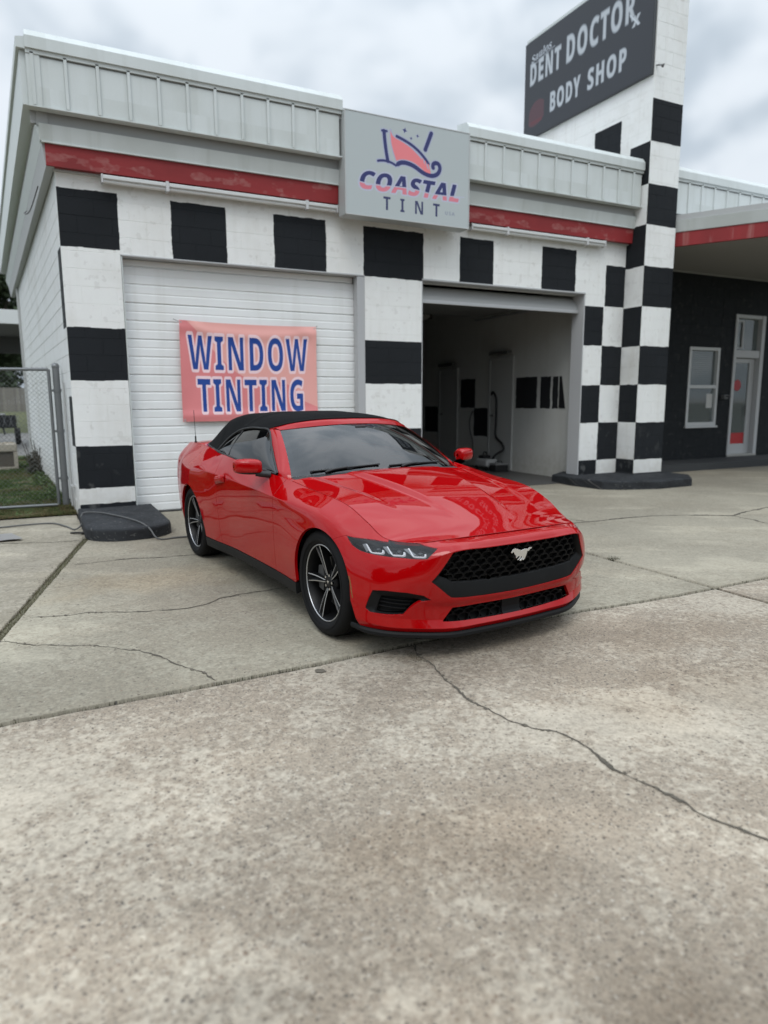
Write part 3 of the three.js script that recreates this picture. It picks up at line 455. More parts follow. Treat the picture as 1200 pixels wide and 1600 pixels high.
// ---------------------------------------------------------------- office wing and canopy
{
  const o = thing('office_wing', 'black painted office with a window and door under the canopy', 'office');
  const Z = -1.3, P0 = mat([0.020, 0.023, 0.026], 0.62), bt = paintTex(1024, 640, 7, 4.4, [], { base: [0.0145, 0.017, 0.0195], seed: 50, grime: -0.2, wear: 0.2 });
  const bm = bumpAt(mat(0xffffff, 0.7, { specularIntensity: 0.45, map: bt }), 22, 14, 0.003);
  const P = (u, v, n) => [u, v, Z + n], uv = (u, v) => [(u - 9.9) / 7, v / 4.4], w = part('office_wall', o);
  const W = [12.60, 13.60, 0.90, 2.65], Dr = [14.05, 15.10, 0.15, 3.42];
  const rects = [[9.95, W[0], 0.15, 4.2], [W[0], W[1], 0.15, W[2]], [W[0], W[1], W[3], 4.2], [W[1], Dr[0], 0.15, 4.2], [Dr[0], Dr[1], Dr[3], 4.2], [Dr[1], 16.8, 0.15, 4.2]];
  blocks(w, P, rects, bm, uv, { seed: 14, ch: 0.004 }); bed(w, P, rects, bm, uv, 0.007);
  const q = new QB(); for (const [a, b, c, d] of rects) q.box(a, b, c, d, Z - 0.25, Z - 0.095); mesh('wall_core', q.geo(), P0, w);
  mesh('soffit_trim', uvBox(prof([[Z - 0.2, 4.185], [Z + 0.03, 4.192], [Z + 0.03, 4.224], [Z - 0.2, 4.224]], 'x', 9.96, 16.8), 3), mat([0.30, 0.30, 0.29], 0.8), o);
  mesh('side_return', new QB().box(9.952, 9.97, 0.15, 4.2, Z, 0.1).geo(), P0, o);
  mesh('vent_grille', [cbox(10.9, 11.4, 0.55, 0.85, Z - 0.02, Z + 0.03)], mat([0.008, 0.008, 0.009], 0.8), o);
  const wf = mat([0.62, 0.63, 0.63], 0.45), gl = mat([0.75, 0.8, 0.8], 0.03, { transmission: 0.9, ior: 1.5, specularIntensity: 1 });
  const win = part('window', o), zf = Z + 0.012;
  mesh('frame', [cbox(W[0], W[0] + 0.07, W[2], W[3], Z - 0.09, zf), cbox(W[1] - 0.07, W[1], W[2], W[3], Z - 0.09, zf), cbox(W[0] + 0.071, W[1] - 0.071, W[2], W[2] + 0.08, Z - 0.09, zf), cbox(W[0] + 0.071, W[1] - 0.071, W[3] - 0.07, W[3], Z - 0.09, zf), cbox(W[0] + 0.071, W[1] - 0.071, 1.74, 1.815, Z - 0.08, zf - 0.004)], wf, win);
  mesh('pane', new QB().box(W[0] + 0.07, W[1] - 0.07, W[2] + 0.08, 1.74, Z - 0.05, Z - 0.046).geo(), gl, win);
  mesh('pane', new QB().box(W[0] + 0.07, W[1] - 0.07, 1.815, W[3] - 0.07, Z - 0.065, Z - 0.061).geo(), gl, win);
  mesh('sill', cbox(W[0] - 0.03, W[1] + 0.03, W[2] - 0.045, W[2] - 0.002, Z - 0.02, Z + 0.05), wf, win);
  const dr = part('office_door', o), df = mat([0.52, 0.525, 0.53], 0.45);
  mesh('door_frame', [cbox(Dr[0], Dr[0] + 0.09, Dr[2], Dr[3], Z - 0.2, Z + 0.02), cbox(Dr[1] - 0.12, Dr[1], Dr[2], Dr[3], Z - 0.2, Z + 0.02), cbox(Dr[0] + 0.091, Dr[1] - 0.121, 2.45, 2.62, Z - 0.18, Z), cbox(Dr[0] + 0.091, Dr[1] - 0.121, 3.34, Dr[3], Z - 0.2, Z + 0.01)], df, dr);
  mesh('transom_pane', new QB().box(Dr[0] + 0.09, Dr[1] - 0.12, 2.62, 3.34, Z - 0.1, Z - 0.096).geo(), gl, dr);
  mesh('transom_sash', [cbox(Dr[0] + 0.10, Dr[0] + 0.14, 2.65, 3.3, Z - 0.09, Z - 0.06), cbox(Dr[0] + 0.36, Dr[0] + 0.40, 2.65, 3.3, Z - 0.09, Z - 0.06), cbox(Dr[0] + 0.141, Dr[0] + 0.359, 2.65, 2.69, Z - 0.09, Z - 0.06), cbox(Dr[0] + 0.141, Dr[0] + 0.359, 3.26, 3.30, Z - 0.09, Z - 0.06)], df, dr);
  mesh('door_stile', [cbox(Dr[0] + 0.10, Dr[0] + 0.16, 0.2, 2.44, Z - 0.15, Z - 0.1), cbox(Dr[1] - 0.30, Dr[1] - 0.13, 0.2, 2.44, Z - 0.15, Z - 0.1), cbox(Dr[0] + 0.161, Dr[1] - 0.301, 0.2, 0.44, Z - 0.15, Z - 0.1), cbox(Dr[0] + 0.161, Dr[1] - 0.301, 2.34, 2.44, Z - 0.15, Z - 0.1)], df, dr);
  mesh('door_pane', new QB().box(Dr[0] + 0.16, Dr[1] - 0.30, 0.44, 2.34, Z - 0.13, Z - 0.126).geo(), gl, dr);
  mesh('red_sticker', new QB().box(Dr[0] + 0.165, Dr[1] - 0.305, 0.445, 0.70, Z - 0.123, Z - 0.12).geo(), mat([0.5, 0.02, 0.025], 0.4), dr);
  mesh('round_decal', new THREE.CircleGeometry(0.13, 24).translate(Dr[0] + 0.38, 1.82, Z - 0.12), mat([0.4, 0.02, 0.03], 0.4), dr);
  mesh('handle', [bar([Dr[1] - 0.36, 1.1, Z - 0.09], [Dr[1] - 0.36, 1.35, Z - 0.09], 0.012), bar([Dr[1] - 0.36, 1.12, Z - 0.13], [Dr[1] - 0.36, 1.12, Z - 0.09], 0.01), bar([Dr[1] - 0.36, 1.33, Z - 0.13], [Dr[1] - 0.36, 1.33, Z - 0.09], 0.01)], darkGrey, dr);
  for (let i = 0; i < 16; i++) mesh('blind_slat', cbox(W[0] + 0.08, W[1] - 0.08, 1.86 + i * 0.045, 1.878 + i * 0.045, Z - 0.14, Z - 0.115, 0.003), mat([0.10, 0.105, 0.10], 0.7), win);
  mesh('threshold', cbox(Dr[0], Dr[1], 0.151, 0.2, Z - 0.2, Z + 0.03), mat([0.42, 0.41, 0.38], 0.8), dr);
  mesh('notice', new QB().box(13.3, 13.5, 1.3, 1.62, Z - 0.045, Z - 0.042).geo(), mat([0.6, 0.6, 0.58], 0.6), win);
  mesh('wall_lamp', [cbox(13.72, 13.86, 1.50, 1.60, Z + 0.003, Z + 0.10), bar([13.79, 1.56, Z + 0.1], [13.79, 1.56, Z + 0.2], 0.02)], mat([0.12, 0.12, 0.12], 0.5), o);
  mesh('window_frame', cbox(15.75, 15.85, 1.0, 2.2, Z + 0.003, Z + 0.03), wf, o);
  // dim room behind the glass
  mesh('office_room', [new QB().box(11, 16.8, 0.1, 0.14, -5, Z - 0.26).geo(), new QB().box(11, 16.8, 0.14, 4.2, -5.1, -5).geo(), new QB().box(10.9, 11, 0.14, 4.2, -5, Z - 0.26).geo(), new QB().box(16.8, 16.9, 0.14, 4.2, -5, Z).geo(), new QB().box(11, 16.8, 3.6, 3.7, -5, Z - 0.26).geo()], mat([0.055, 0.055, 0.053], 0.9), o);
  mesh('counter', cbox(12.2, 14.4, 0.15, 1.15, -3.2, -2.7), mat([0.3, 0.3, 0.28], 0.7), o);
  mesh('office_step', prof([[9.96, 0.002], [16.8, 0.002], [16.8, 0.15], [9.96, 0.15]], 'z', Z - 0.2, -0.42), mat([0.040, 0.043, 0.046], 0.75), o);
  // canopy: soffit and a fascia whose edge runs diagonally out from the tower
  const A = [10.0, 0.16], B = [12.6, 4.4], poly = [[9.956, -1.28], [9.956, 0.14], A, B, [17, 4.4], [17, -1.28]];
  const can = part('canopy', o), slab = (y0, y1) => { const b = new QB(), n = poly.length; for (let i = 0; i < n; i++) { const a = poly[i], c = poly[(i + 1) % n]; b.quad([a[0], y0, a[1]], [c[0], y0, c[1]], [c[0], y1, c[1]], [a[0], y1, a[1]]); } for (const [i, j, k] of THREE.ShapeUtils.triangulateShape(poly.map((p) => new THREE.Vector2(...p)), [])) for (const y of [y0, y1]) b.tri([poly[i][0], y, poly[i][1]], [poly[j][0], y, poly[j][1]], [poly[k][0], y, poly[k][1]]); return b.geo(); };
  mesh('soffit', slab(4.225, 4.245), mat([0.30, 0.29, 0.275], 0.85), can);
  mesh('canopy_roof', slab(4.26, 4.70), mat([0.4, 0.4, 0.4], 0.85), can);
  const L = Math.hypot(B[0] - A[0], B[1] - A[1]), ang = Math.atan2(B[0] - A[0], B[1] - A[1]);
  const edge = (name, pts, m) => { const g = uvBox(prof(pts, 'z', -0.06, L), 5); const e = mesh(name, g, m, can); e.position.set(A[0], 0, A[1]); e.rotation.y = ang; };
  edge('red_board', [[-0.05, 4.205], [0.02, 4.205], [0.02, 4.44], [-0.06, 4.44]], redMat);
  edge('trim_board', [[-0.075, 4.444], [0.02, 4.444], [0.02, 4.63], [-0.13, 4.63]], fasciaMat);
  edge('roof_edge', [[-0.10, 4.634], [0.02, 4.634], [0.02, 4.73], [-0.10, 4.73]], greyTrim);
}
// ---------------------------------------------------------------- signs, banner, lamps
function canvasTex(w, h, draw) { const c = document.createElement('canvas'); c.width = w; c.height = h; const g = c.getContext('2d'); draw(g, w, h); const t = new THREE.CanvasTexture(c); t.colorSpace = THREE.SRGBColorSpace; t.anisotropy = 8; return t; }
// letters fitted into a box: x, baseline y, width, cap height
function letters(g, s, x, y, w, h, { font = 'bold', fill, stroke, lw = 0, skew = 0, gap = 0 }) {
  g.save(); g.font = font + ' 200px sans-serif'; g.textBaseline = 'alphabetic'; g.lineJoin = 'round';
  const cap = 143; let W = 0; const ws = [...s].map((c) => g.measureText(c).width + gap); ws.forEach((a) => (W += a)); W -= gap;
  g.translate(x, y); g.transform(1, 0, -skew, 1, 0, 0); g.scale(w / W, h / cap);
  for (const pass of [0, 1]) { let X = 0; [...s].forEach((c, i) => { if (pass === 0 && stroke) { g.lineWidth = lw; g.strokeStyle = stroke; g.strokeText(c, X, 0); } if (pass === 1 && fill) { g.fillStyle = fill; g.fillText(c, X, 0); } X += ws[i]; }); }
  g.restore();
}
{ // tint shop sign over the middle pier
  const t = thing('shop_sign', 'grey box sign reading COASTAL TINT with a pink and navy emblem', 'sign', [3.595, 4.035, 0.16]);
  const w = 2.02, h = 1.345, d = 0.24;
  const tex = canvasTex(1024, 682, (g, W, H) => {
    const NV = '#2b2f66', PK = '#e88186', HL = '#a9adc4';
    g.fillStyle = '#b3baba'; g.fillRect(0, 0, W, H); g.lineJoin = g.lineCap = 'round';
    // light halo round the artwork, then the tub-like sail shape, blade and curl
    const art = (halo) => {
      const S = (c, lw) => { g.strokeStyle = halo ? HL : c; g.lineWidth = halo ? lw + 16 : lw; };
      g.beginPath(); g.moveTo(352, 78); g.bezierCurveTo(362, 120, 386, 126, 430, 138); g.bezierCurveTo(520, 165, 590, 215, 640, 272); g.lineTo(690, 330); g.lineTo(664, 336); g.bezierCurveTo(600, 300, 560, 268, 500, 262); g.bezierCurveTo(460, 258, 425, 262, 400, 280); g.bezierCurveTo(372, 220, 348, 150, 352, 78); g.closePath(); if (halo) { S('', 2); g.stroke(); } else { g.fillStyle = PK; g.fill(); }
      S(NV, 20); g.beginPath(); g.moveTo(402, 112); g.bezierCurveTo(500, 136, 590, 170, 668, 262); g.stroke();
      S(NV, 26); g.beginPath(); g.moveTo(300, 92); g.bezierCurveTo(306, 180, 318, 240, 330, 292); g.stroke(); S(NV, 16); g.beginPath(); g.moveTo(284, 92); g.lineTo(322, 90); g.moveTo(250, 300); g.bezierCurveTo(300, 285, 350, 290, 396, 312); g.stroke();
      S(NV, 30); g.beginPath(); g.moveTo(412, 300); g.bezierCurveTo(450, 268, 530, 284, 580, 312); g.bezierCurveTo(640, 344, 700, 356, 742, 326); g.bezierCurveTo(780, 296, 770, 246, 734, 248); g.bezierCurveTo(708, 250, 700, 270, 708, 284); g.stroke();
      S(NV, 30); g.beginPath(); g.moveTo(690, 48); g.lineTo(640, 168); g.stroke();
      if (!halo) { g.strokeStyle = PK; g.lineWidth = 10; for (const [a, b, c, e] of [[640, 250, 655, 310], [665, 268, 682, 322], [618, 236, 628, 290]]) { g.beginPath(); g.moveTo(a, b); g.lineTo(c, e); g.stroke(); } }
      g.fillStyle = halo ? HL : NV; for (const [x, y, r] of [[468, 62, 20], [520, 108, 12], [574, 84, 13]]) { const k = halo ? r + 7 : r; g.beginPath(); for (let i = 0; i < 8; i++) { const a = i * Math.PI / 4 + 0.2, q = i % 2 ? k * 0.4 : k; g.lineTo(x + q * Math.cos(a), y + q * Math.sin(a)); } g.fill(); }
    };
    art(true); art(false);
    // COASTAL, navy above and pink below, leaning right
    letters(g, 'COASTAL', 84, 500, 850, 118, { stroke: '#b9bccd', lw: 34, skew: 0.28, gap: 8 });
    letters(g, 'COASTAL', 84, 500, 850, 118, { fill: NV, stroke: NV, lw: 8, skew: 0.28, gap: 8 });
    g.save(); g.beginPath(); g.moveTo(0, 446); g.bezierCurveTo(240, 482, 420, 434, 620, 462); g.bezierCurveTo(760, 480, 900, 464, 1024, 458); g.lineTo(1024, 560); g.lineTo(0, 560); g.clip();
    letters(g, 'COASTAL', 84, 500, 850, 118, { fill: '#d97f8d', stroke: '#d97f8d', lw: 8, skew: 0.28, gap: 8 }); g.restore();
    g.strokeStyle = '#b9bccd'; g.lineWidth = 7; g.beginPath(); g.moveTo(90, 456); g.bezierCurveTo(240, 484, 420, 436, 620, 464); g.bezierCurveTo(760, 480, 880, 464, 985, 460); g.stroke();
    letters(g, 'TINT', 290, 628, 480, 92, { fill: '#34385f', gap: 130 });
    letters(g, 'USA', 812, 606, 90, 26, { fill: '#8d93a3', gap: 20 });
  });
  mesh('cabinet', cbox(0, w, 0, h, 0, d, 0.012), mat([0.42, 0.44, 0.435], 0.5), t);
  const f = mesh('sign_face', new THREE.PlaneGeometry(w - 0.03, h - 0.03).translate(w / 2, h / 2, d + 0.003), mat(0xffffff, 0.42, { map: tex }), t);
  mesh('sign_rim', [cbox(0, w, 0, 0.014, d + 0.001, d + 0.008, 0.002), cbox(0, w, h - 0.014, h, d + 0.001, d + 0.008, 0.002), cbox(0, 0.014, 0.0145, h - 0.0145, d + 0.001, d + 0.008, 0.002), cbox(w - 0.014, w, 0.0145, h - 0.0145, d + 0.001, d + 0.008, 0.002)], mat([0.48, 0.49, 0.485], 0.45), t);
}
{ // body shop sign on the tower fin
  const t = thing('roof_sign', 'dark grey body shop sign on the side of the tower', 'sign', [9.244 - 0.004, 6.86, 0.42], -Math.PI / 2);
  // local x runs back along the fin (world -z), local z out to the left
  const w = 3.40, h = 1.86;
  const tex = canvasTex(1400, 766, (g, W, H) => {
    g.fillStyle = '#2e3137'; g.fillRect(0, 0, W, H);
    g.strokeStyle = '#33373d'; g.lineWidth = 3; for (const x of [350, 700, 1050]) { g.beginPath(); g.moveTo(x, 0); g.lineTo(x, H); g.stroke(); }
    g.fillStyle = '#5c3a40'; g.globalAlpha = 0.75; g.beginPath(); g.moveTo(70, 560); g.bezierCurveTo(110, 480, 210, 470, 260, 520); g.lineTo(262, 640); g.bezierCurveTo(190, 700, 90, 700, 62, 655); g.fill(); g.globalAlpha = 0.5; g.fillStyle = '#6b2f36'; g.fillRect(90, 640, 150, 28); g.globalAlpha = 1;
    const o = { fill: '#b4b9be', stroke: '#80868c', lw: 16, gap: 16 };
    letters(g, 'DENT', 60, 345, 395, 165, o); letters(g, 'DOCTOR', 510, 345, 720, 190, o);
    letters(g, 'x', 1208, 395, 70, 90, o); g.strokeStyle = '#c3c9cf'; g.lineWidth = 10; g.beginPath(); g.moveTo(1180, 300); g.lineTo(1268, 398); g.stroke();
    g.save(); g.translate(80, 175); g.rotate(-0.1); g.font = 'italic bold 78px serif'; g.fillStyle = '#b4bac1'; g.fillText('Saulos', 0, 0); g.strokeStyle = '#b4bac1'; g.lineWidth = 5; g.beginPath(); g.moveTo(0, 16); g.bezierCurveTo(90, 30, 200, 4, 300, 10); g.stroke(); g.restore();
    letters(g, 'BODY', 330, 640, 360, 142, o); letters(g, 'SHOP', 770, 640, 400, 142, o);
  });
  mesh('sign_panel', cbox(-w / 2, w / 2, 0, h, 0, 0.06, 0.006), mat([0.05, 0.055, 0.06], 0.5), t);
  const fm = mat(0xffffff, 0.45, { map: tex }); mesh('sign_face', new THREE.PlaneGeometry(w - 0.02, h - 0.02).translate(0, h / 2, 0.063), fm, t);
  t.position.z = 0.42 - w / 2; 
}
{ // vinyl banner hung on the closed bay door
  const t = thing('vinyl_banner', 'pink vinyl banner reading WINDOW TINTING on the closed bay door', 'banner', [1.37, 1.22, -0.13]);
  const w = 1.95, h = 1.34;
  const tex = canvasTex(1200, 824, (g, W, H) => {
    g.fillStyle = '#de8586'; g.fillRect(0, 0, W, H);
    g.fillStyle = '#e9a9a1'; g.beginPath(); g.moveTo(60, 0); g.lineTo(W, 0); g.lineTo(W, H * 0.86); g.lineTo(W * 0.9, H * 0.8); g.bezierCurveTo(W * 0.82, H * 0.5, W * 0.55, H * 0.62, W * 0.42, H * 0.52); g.bezierCurveTo(W * 0.3, H * 0.42, W * 0.2, H * 0.2, 60, 0); g.fill();
    const o = { stroke: '#f2d3d8', lw: 26, fill: '#1c4493', gap: 14 };
    letters(g, 'WINDOW', 66, 388, 1050, 280, o); letters(g, 'TINTING', 130, 742, 950, 276, o);
  });
  const nx = 60, ny = 42, g = new THREE.PlaneGeometry(w, h, nx, ny), p = g.attributes.position;
  for (let i = 0; i < p.count; i++) {
    const u = p.getX(i) / w + 0.5, v = p.getY(i) / h + 0.5, top = 1 - v;
    let z = 0.010 + 0.012 * fbm(u * 2.5 + 3, v * 2.5, 3) + 0.008 * Math.sin(u * 9 + v * 3) * (0.3 + top) - 0.01 * Math.exp(-(Math.pow(u - v * 0.25, 2)) * 220) + 0.016 * Math.exp(-Math.pow((v - 0.94 + 0.05 * Math.sin(u * 3.1)) * 22, 2)) + 0.012 * Math.exp(-Math.pow((u + v - 1.86) * 14, 2)) + 0.012 * Math.exp(-Math.pow((v - 0.06 - 0.02 * u) * 26, 2)) + 0.014 * Math.exp(-Math.pow((u * 0.8 + v - 1.05) * 26, 2)) * sst(0.3, 0.05, u);
    const sag = -0.018 * Math.sin(Math.PI * u) * v, x = (u - 0.5) * w + 0.012 * Math.sin(v * 3 + 1) * (u < 0.5 ? -(0.5 - u) : 0.4 * (u - 0.5));
    p.setXYZ(i, x + w / 2, (v) * h + sag + 0.02 * (1 - u) * (v > 0.9 ? 1 : 0) * 0.4, z + 0.012 * Math.pow(Math.abs(u - 0.5) * 2, 14));
  }
  g.computeVertexNormals();
  mesh('banner_sheet', g, mat(0xffffff, 0.38, { map: tex, side: THREE.DoubleSide }), t);
  for (const [x, y] of [[0.02, h - 0.02], [w - 0.02, h - 0.03], [0.02, 0.02], [w - 0.02, 0.03]]) mesh('grommet', new THREE.TorusGeometry(0.011, 0.004, 6, 14).translate(x, y, 0.032), steel, t);
  mesh('tie_cord', [bar([0.02, h - 0.02, 0.03], [-0.07, h + 0.02, 0.0], 0.004, 5), bar([w - 0.02, h - 0.03, 0.03], [w + 0.03, h + 0.015, 0.0], 0.004, 5)], darkGrey, t);
}
{ // strip lamps under the fascia
  const make = (x0, x1, label) => {
    const t = thing('strip_lamp', label, 'lamp', [x0, 4.12, 0.10], 0, 'strip lamps under the fascia'), L = x1 - x0;
    mesh('housing', cbox(0, L, 0.035, 0.085, -0.05, 0.05, 0.012), mat([0.62, 0.63, 0.62], 0.5), t);
    mesh('diffuser', new THREE.CylinderGeometry(0.026, 0.026, L - 0.05, 14).rotateZ(Math.PI / 2).translate(L / 2, 0.02, 0), mat([0.72, 0.73, 0.72], 0.35), t);
    for (const x of [0.012, L - 0.012]) mesh('end_cap', cbox(x - 0.012, x + 0.012, -0.012, 0.09, -0.053, 0.053, 0.006), mat([0.5, 0.5, 0.5], 0.5), t);
    for (const f of [0.25, 0.85]) mesh('bracket', cbox(L * f - 0.02, L * f + 0.02, -0.02, 0.1, -0.055, 0.056, 0.004), mat([0.55, 0.55, 0.55], 0.5), t);
  };
  make(0.50, 3.60, 'white strip lamp under the red board left of the grey sign'); make(5.84, 8.62, 'white strip lamp under the red board right of the grey sign');
}
// ---------------------------------------------------------------- things standing about
function pad(name, label, pts, h, group) {
  const s = new THREE.Shape(pts.map(([x, z]) => new THREE.Vector2(x, -z))), g = new THREE.ExtrudeGeometry(s, { depth: h - 0.03, bevelEnabled: true, bevelThickness: 0.03, bevelSize: 0.03, bevelSegments: 3, steps: 1, curveSegments: 10 });
  g.rotateX(-Math.PI / 2); const p = g.attributes.position; for (let i = 0; i < p.count; i++) { const x = p.getX(i), z = p.getZ(i), y = p.getY(i); p.setXYZ(i, x + (fbm(x * 5, z * 5 + y * 9, 3) - 0.5) * 0.02, y < -0.001 ? -0.004 : y + (fbm(x * 4, z * 4, 3) - 0.5) * 0.008, z + (fbm(x * 5 + 9, z * 5 + y * 9, 3) - 0.5) * 0.02); }
  const uv = g.attributes.uv; for (let i = 0; i < p.count; i++) uv.setXY(i, p.getX(i) * 0.5, p.getZ(i) * 0.5 + p.getY(i));
  const tx = texture(512, 512, (x, y, o) => { const n = fbm(x / 40, y / 40, 5), c = sst(0.71, 0.78, fbm(x / 7 + 3, y / 7, 5)); o[0] = mix(0.030 * (0.5 + n), 0.26, c * 0.4); o[1] = mix(0.032 * (0.5 + n), 0.25, c * 0.4); o[2] = mix(0.035 * (0.5 + n), 0.23, c * 0.4); });
  g.computeVertexNormals(); return tag(mesh(name, g, bumpAt(mat(0xffffff, 0.8, { specularIntensity: 0.4, map: tx }), 8, 8, 0.004)), label, 'kerb pad', group);
}
const rounded = (x0, x1, z0, z1, r) => { const o = []; for (const [cx, cz, a] of [[x1 - r, z1 - r, 0], [x0 + r, z1 - r, 90], [x0 + r, z0, 180], [x1 - r, z0, 270]]) for (let i = 0; i <= 6; i++) { const t = (a + i * 15) * R; o.push([cx + r * Math.cos(t), (a < 180 ? cz + r * Math.sin(t) : cz)]); } return o.filter((p, i) => i === 0 || Math.hypot(p[0] - o[i - 1][0], p[1] - o[i - 1][1]) > 0.001); };
pad('kerb_pad', 'black painted concrete pad at the foot of the left corner pillar', rounded(0.0, 0.86, -0.05, 1.74, 0.36), 0.135, 'black kerb pads');
pad('kerb_pad', 'black painted concrete pad round the foot of the checkered tower', [[8.0, -0.28], [7.93, 0.3], [8.0, 0.95], [8.25, 1.12], [8.9, 1.34], [9.7, 1.30], [10.05, 0.95], [10.12, -0.2], [10.1, -0.5], [8.5, -0.6]], 0.145, 'black kerb pads');
{
  const cable = tag(mesh('power_cable', tube([[-6, 0.015, 0.5], [-2, 0.012, 0.3], [-0.91, 0.014, 0.27], [-0.64, 0.014, 0.22], [-0.35, 0.014, 0.24], [-0.19, 0.013, 0.58], [-0.10, 0.014, 0.84], [-0.03, 0.05, 0.72], [0.0, 0.15, 0.5], [0.16, 0.151, 0.52], [0.33, 0.151, 0.85], [0.46, 0.151, 1.2], [0.55, 0.149, 1.56], [0.61, 0.11, 1.77], [0.67, 0.02, 1.9], [0.9, 0.012, 1.88], [1.4, 0.012, 1.95], [2.2, 0.012, 2.2]], 0.009, 220, 7), mat([0.09, 0.09, 0.088], 0.6)), 'thin grey power cable trailing over the left kerb pad', 'cable');
  const lf = thing('dead_branch', 'small dark bent twig lying left of the kerb pad', 'twig', [-0.09, 0.008, 1.12]);
  mesh('stem', tube([[-0.07, 0, -0.1], [-0.02, 0.012, -0.02], [0.05, 0.01, 0.02], [0.08, 0, 0.06]], 0.012, 16, 6), mat([0.03, 0.028, 0.024], 0.9), lf); mesh('knot', new THREE.IcosahedronGeometry(0.025, 1).scale(1.3, 0.6, 1).translate(0.05, 0.012, 0.03), mat([0.03, 0.028, 0.024], 0.9), lf);
  // flattened carton at the left edge
  const cg = new THREE.PlaneGeometry(0.55, 0.4, 16, 12).rotateX(-Math.PI / 2), p = cg.attributes.position; for (let i = 0; i < p.count; i++) { const x = p.getX(i), z = p.getZ(i); p.setXYZ(i, x + z * 0.3, 0.014 + 0.045 * fbm(x * 6, z * 6, 3) * (0.3 + Math.abs(x)), z); } cg.computeVertexNormals();
  const ct = mesh('scrap_sheet', cg, mat([0.22, 0.21, 0.20], 0.6, { side: THREE.DoubleSide })); ct.position.set(-0.98, 0, 1.02); tag(ct, 'crumpled grey plastic scrap on the concrete at the left edge', 'litter');
}
{ // pressure washer and hose by the partition
  const t = thing('shop_vacuum', 'small grey vacuum with a black hose hooked on the bay wall', 'vacuum', [8.2, 0.012, -2.68]);
  const b = mat([0.42, 0.42, 0.41], 0.5), k = mat([0.012, 0.012, 0.013], 0.6);
  mesh('tank', cbox(-0.15, 0.15, 0.06, 0.24, -0.24, 0.2, 0.05), b, t); mesh('motor_lid', cbox(-0.10, 0.10, 0.242, 0.31, -0.2, 0.02, 0.03), k, t); mesh('handle', tube([[0, 0.30, -0.15], [0, 0.37, -0.13], [0, 0.37, -0.03], [0, 0.30, 0]], 0.012, 20, 6), k, t);
  for (const [x, z] of [[-0.13, -0.2], [0.13, -0.2], [-0.13, 0.16], [0.13, 0.16]]) mesh('wheel', new THREE.CylinderGeometry(0.045, 0.045, 0.03, 14).rotateZ(Math.PI / 2).translate(x, 0.046, z), k, t);
  mesh('hose', tube([[0.05, 0.2, 0.1], [0.08, 0.33, 0.2], [0.2, 0.45, 0.3], [0.24, 0.56, 0.2], [0.25, 0.72, -0.05], [0.26, 0.95, -0.06], [0.26, 1.3, -0.05], [0.26, 1.55, -0.08], [0.26, 1.66, -0.2], [0.27, 1.6, -0.26]], 0.026, 70, 8), k, t);
  const c = thing('hanging_cord', 'black cord looped on the inner wall beside a black square', 'cord', [8.46, 0, -3.66]);
  mesh('cord', tube([[0.02, 1.28, 0], [-0.02, 1.1, -0.06], [0, 0.86, -0.1], [0, 0.7, -0.03], [0.01, 0.6, 0], [0.02, 0.2, 0.03]], 0.011, 40, 6), k, c); mesh('hook', cbox(0.0, 0.036, 1.26, 1.31, -0.02, 0.02), steel, c);
  const s = thing('tool_box', 'low dark tool box on the bay floor beside the vacuum', 'tool box', [8.2, 0.012, -2.25]);
  mesh('box', cbox(-0.16, 0.16, 0, 0.14, -0.12, 0.12, 0.015), k, s); mesh('lid', cbox(-0.165, 0.165, 0.142, 0.175, -0.125, 0.125, 0.01), mat([0.2, 0.2, 0.2], 0.5), s); mesh('handle', tube([[-0.08, 0.175, 0], [-0.07, 0.21, 0], [0.07, 0.21, 0], [0.08, 0.175, 0]], 0.009, 16, 6), k, s);
}
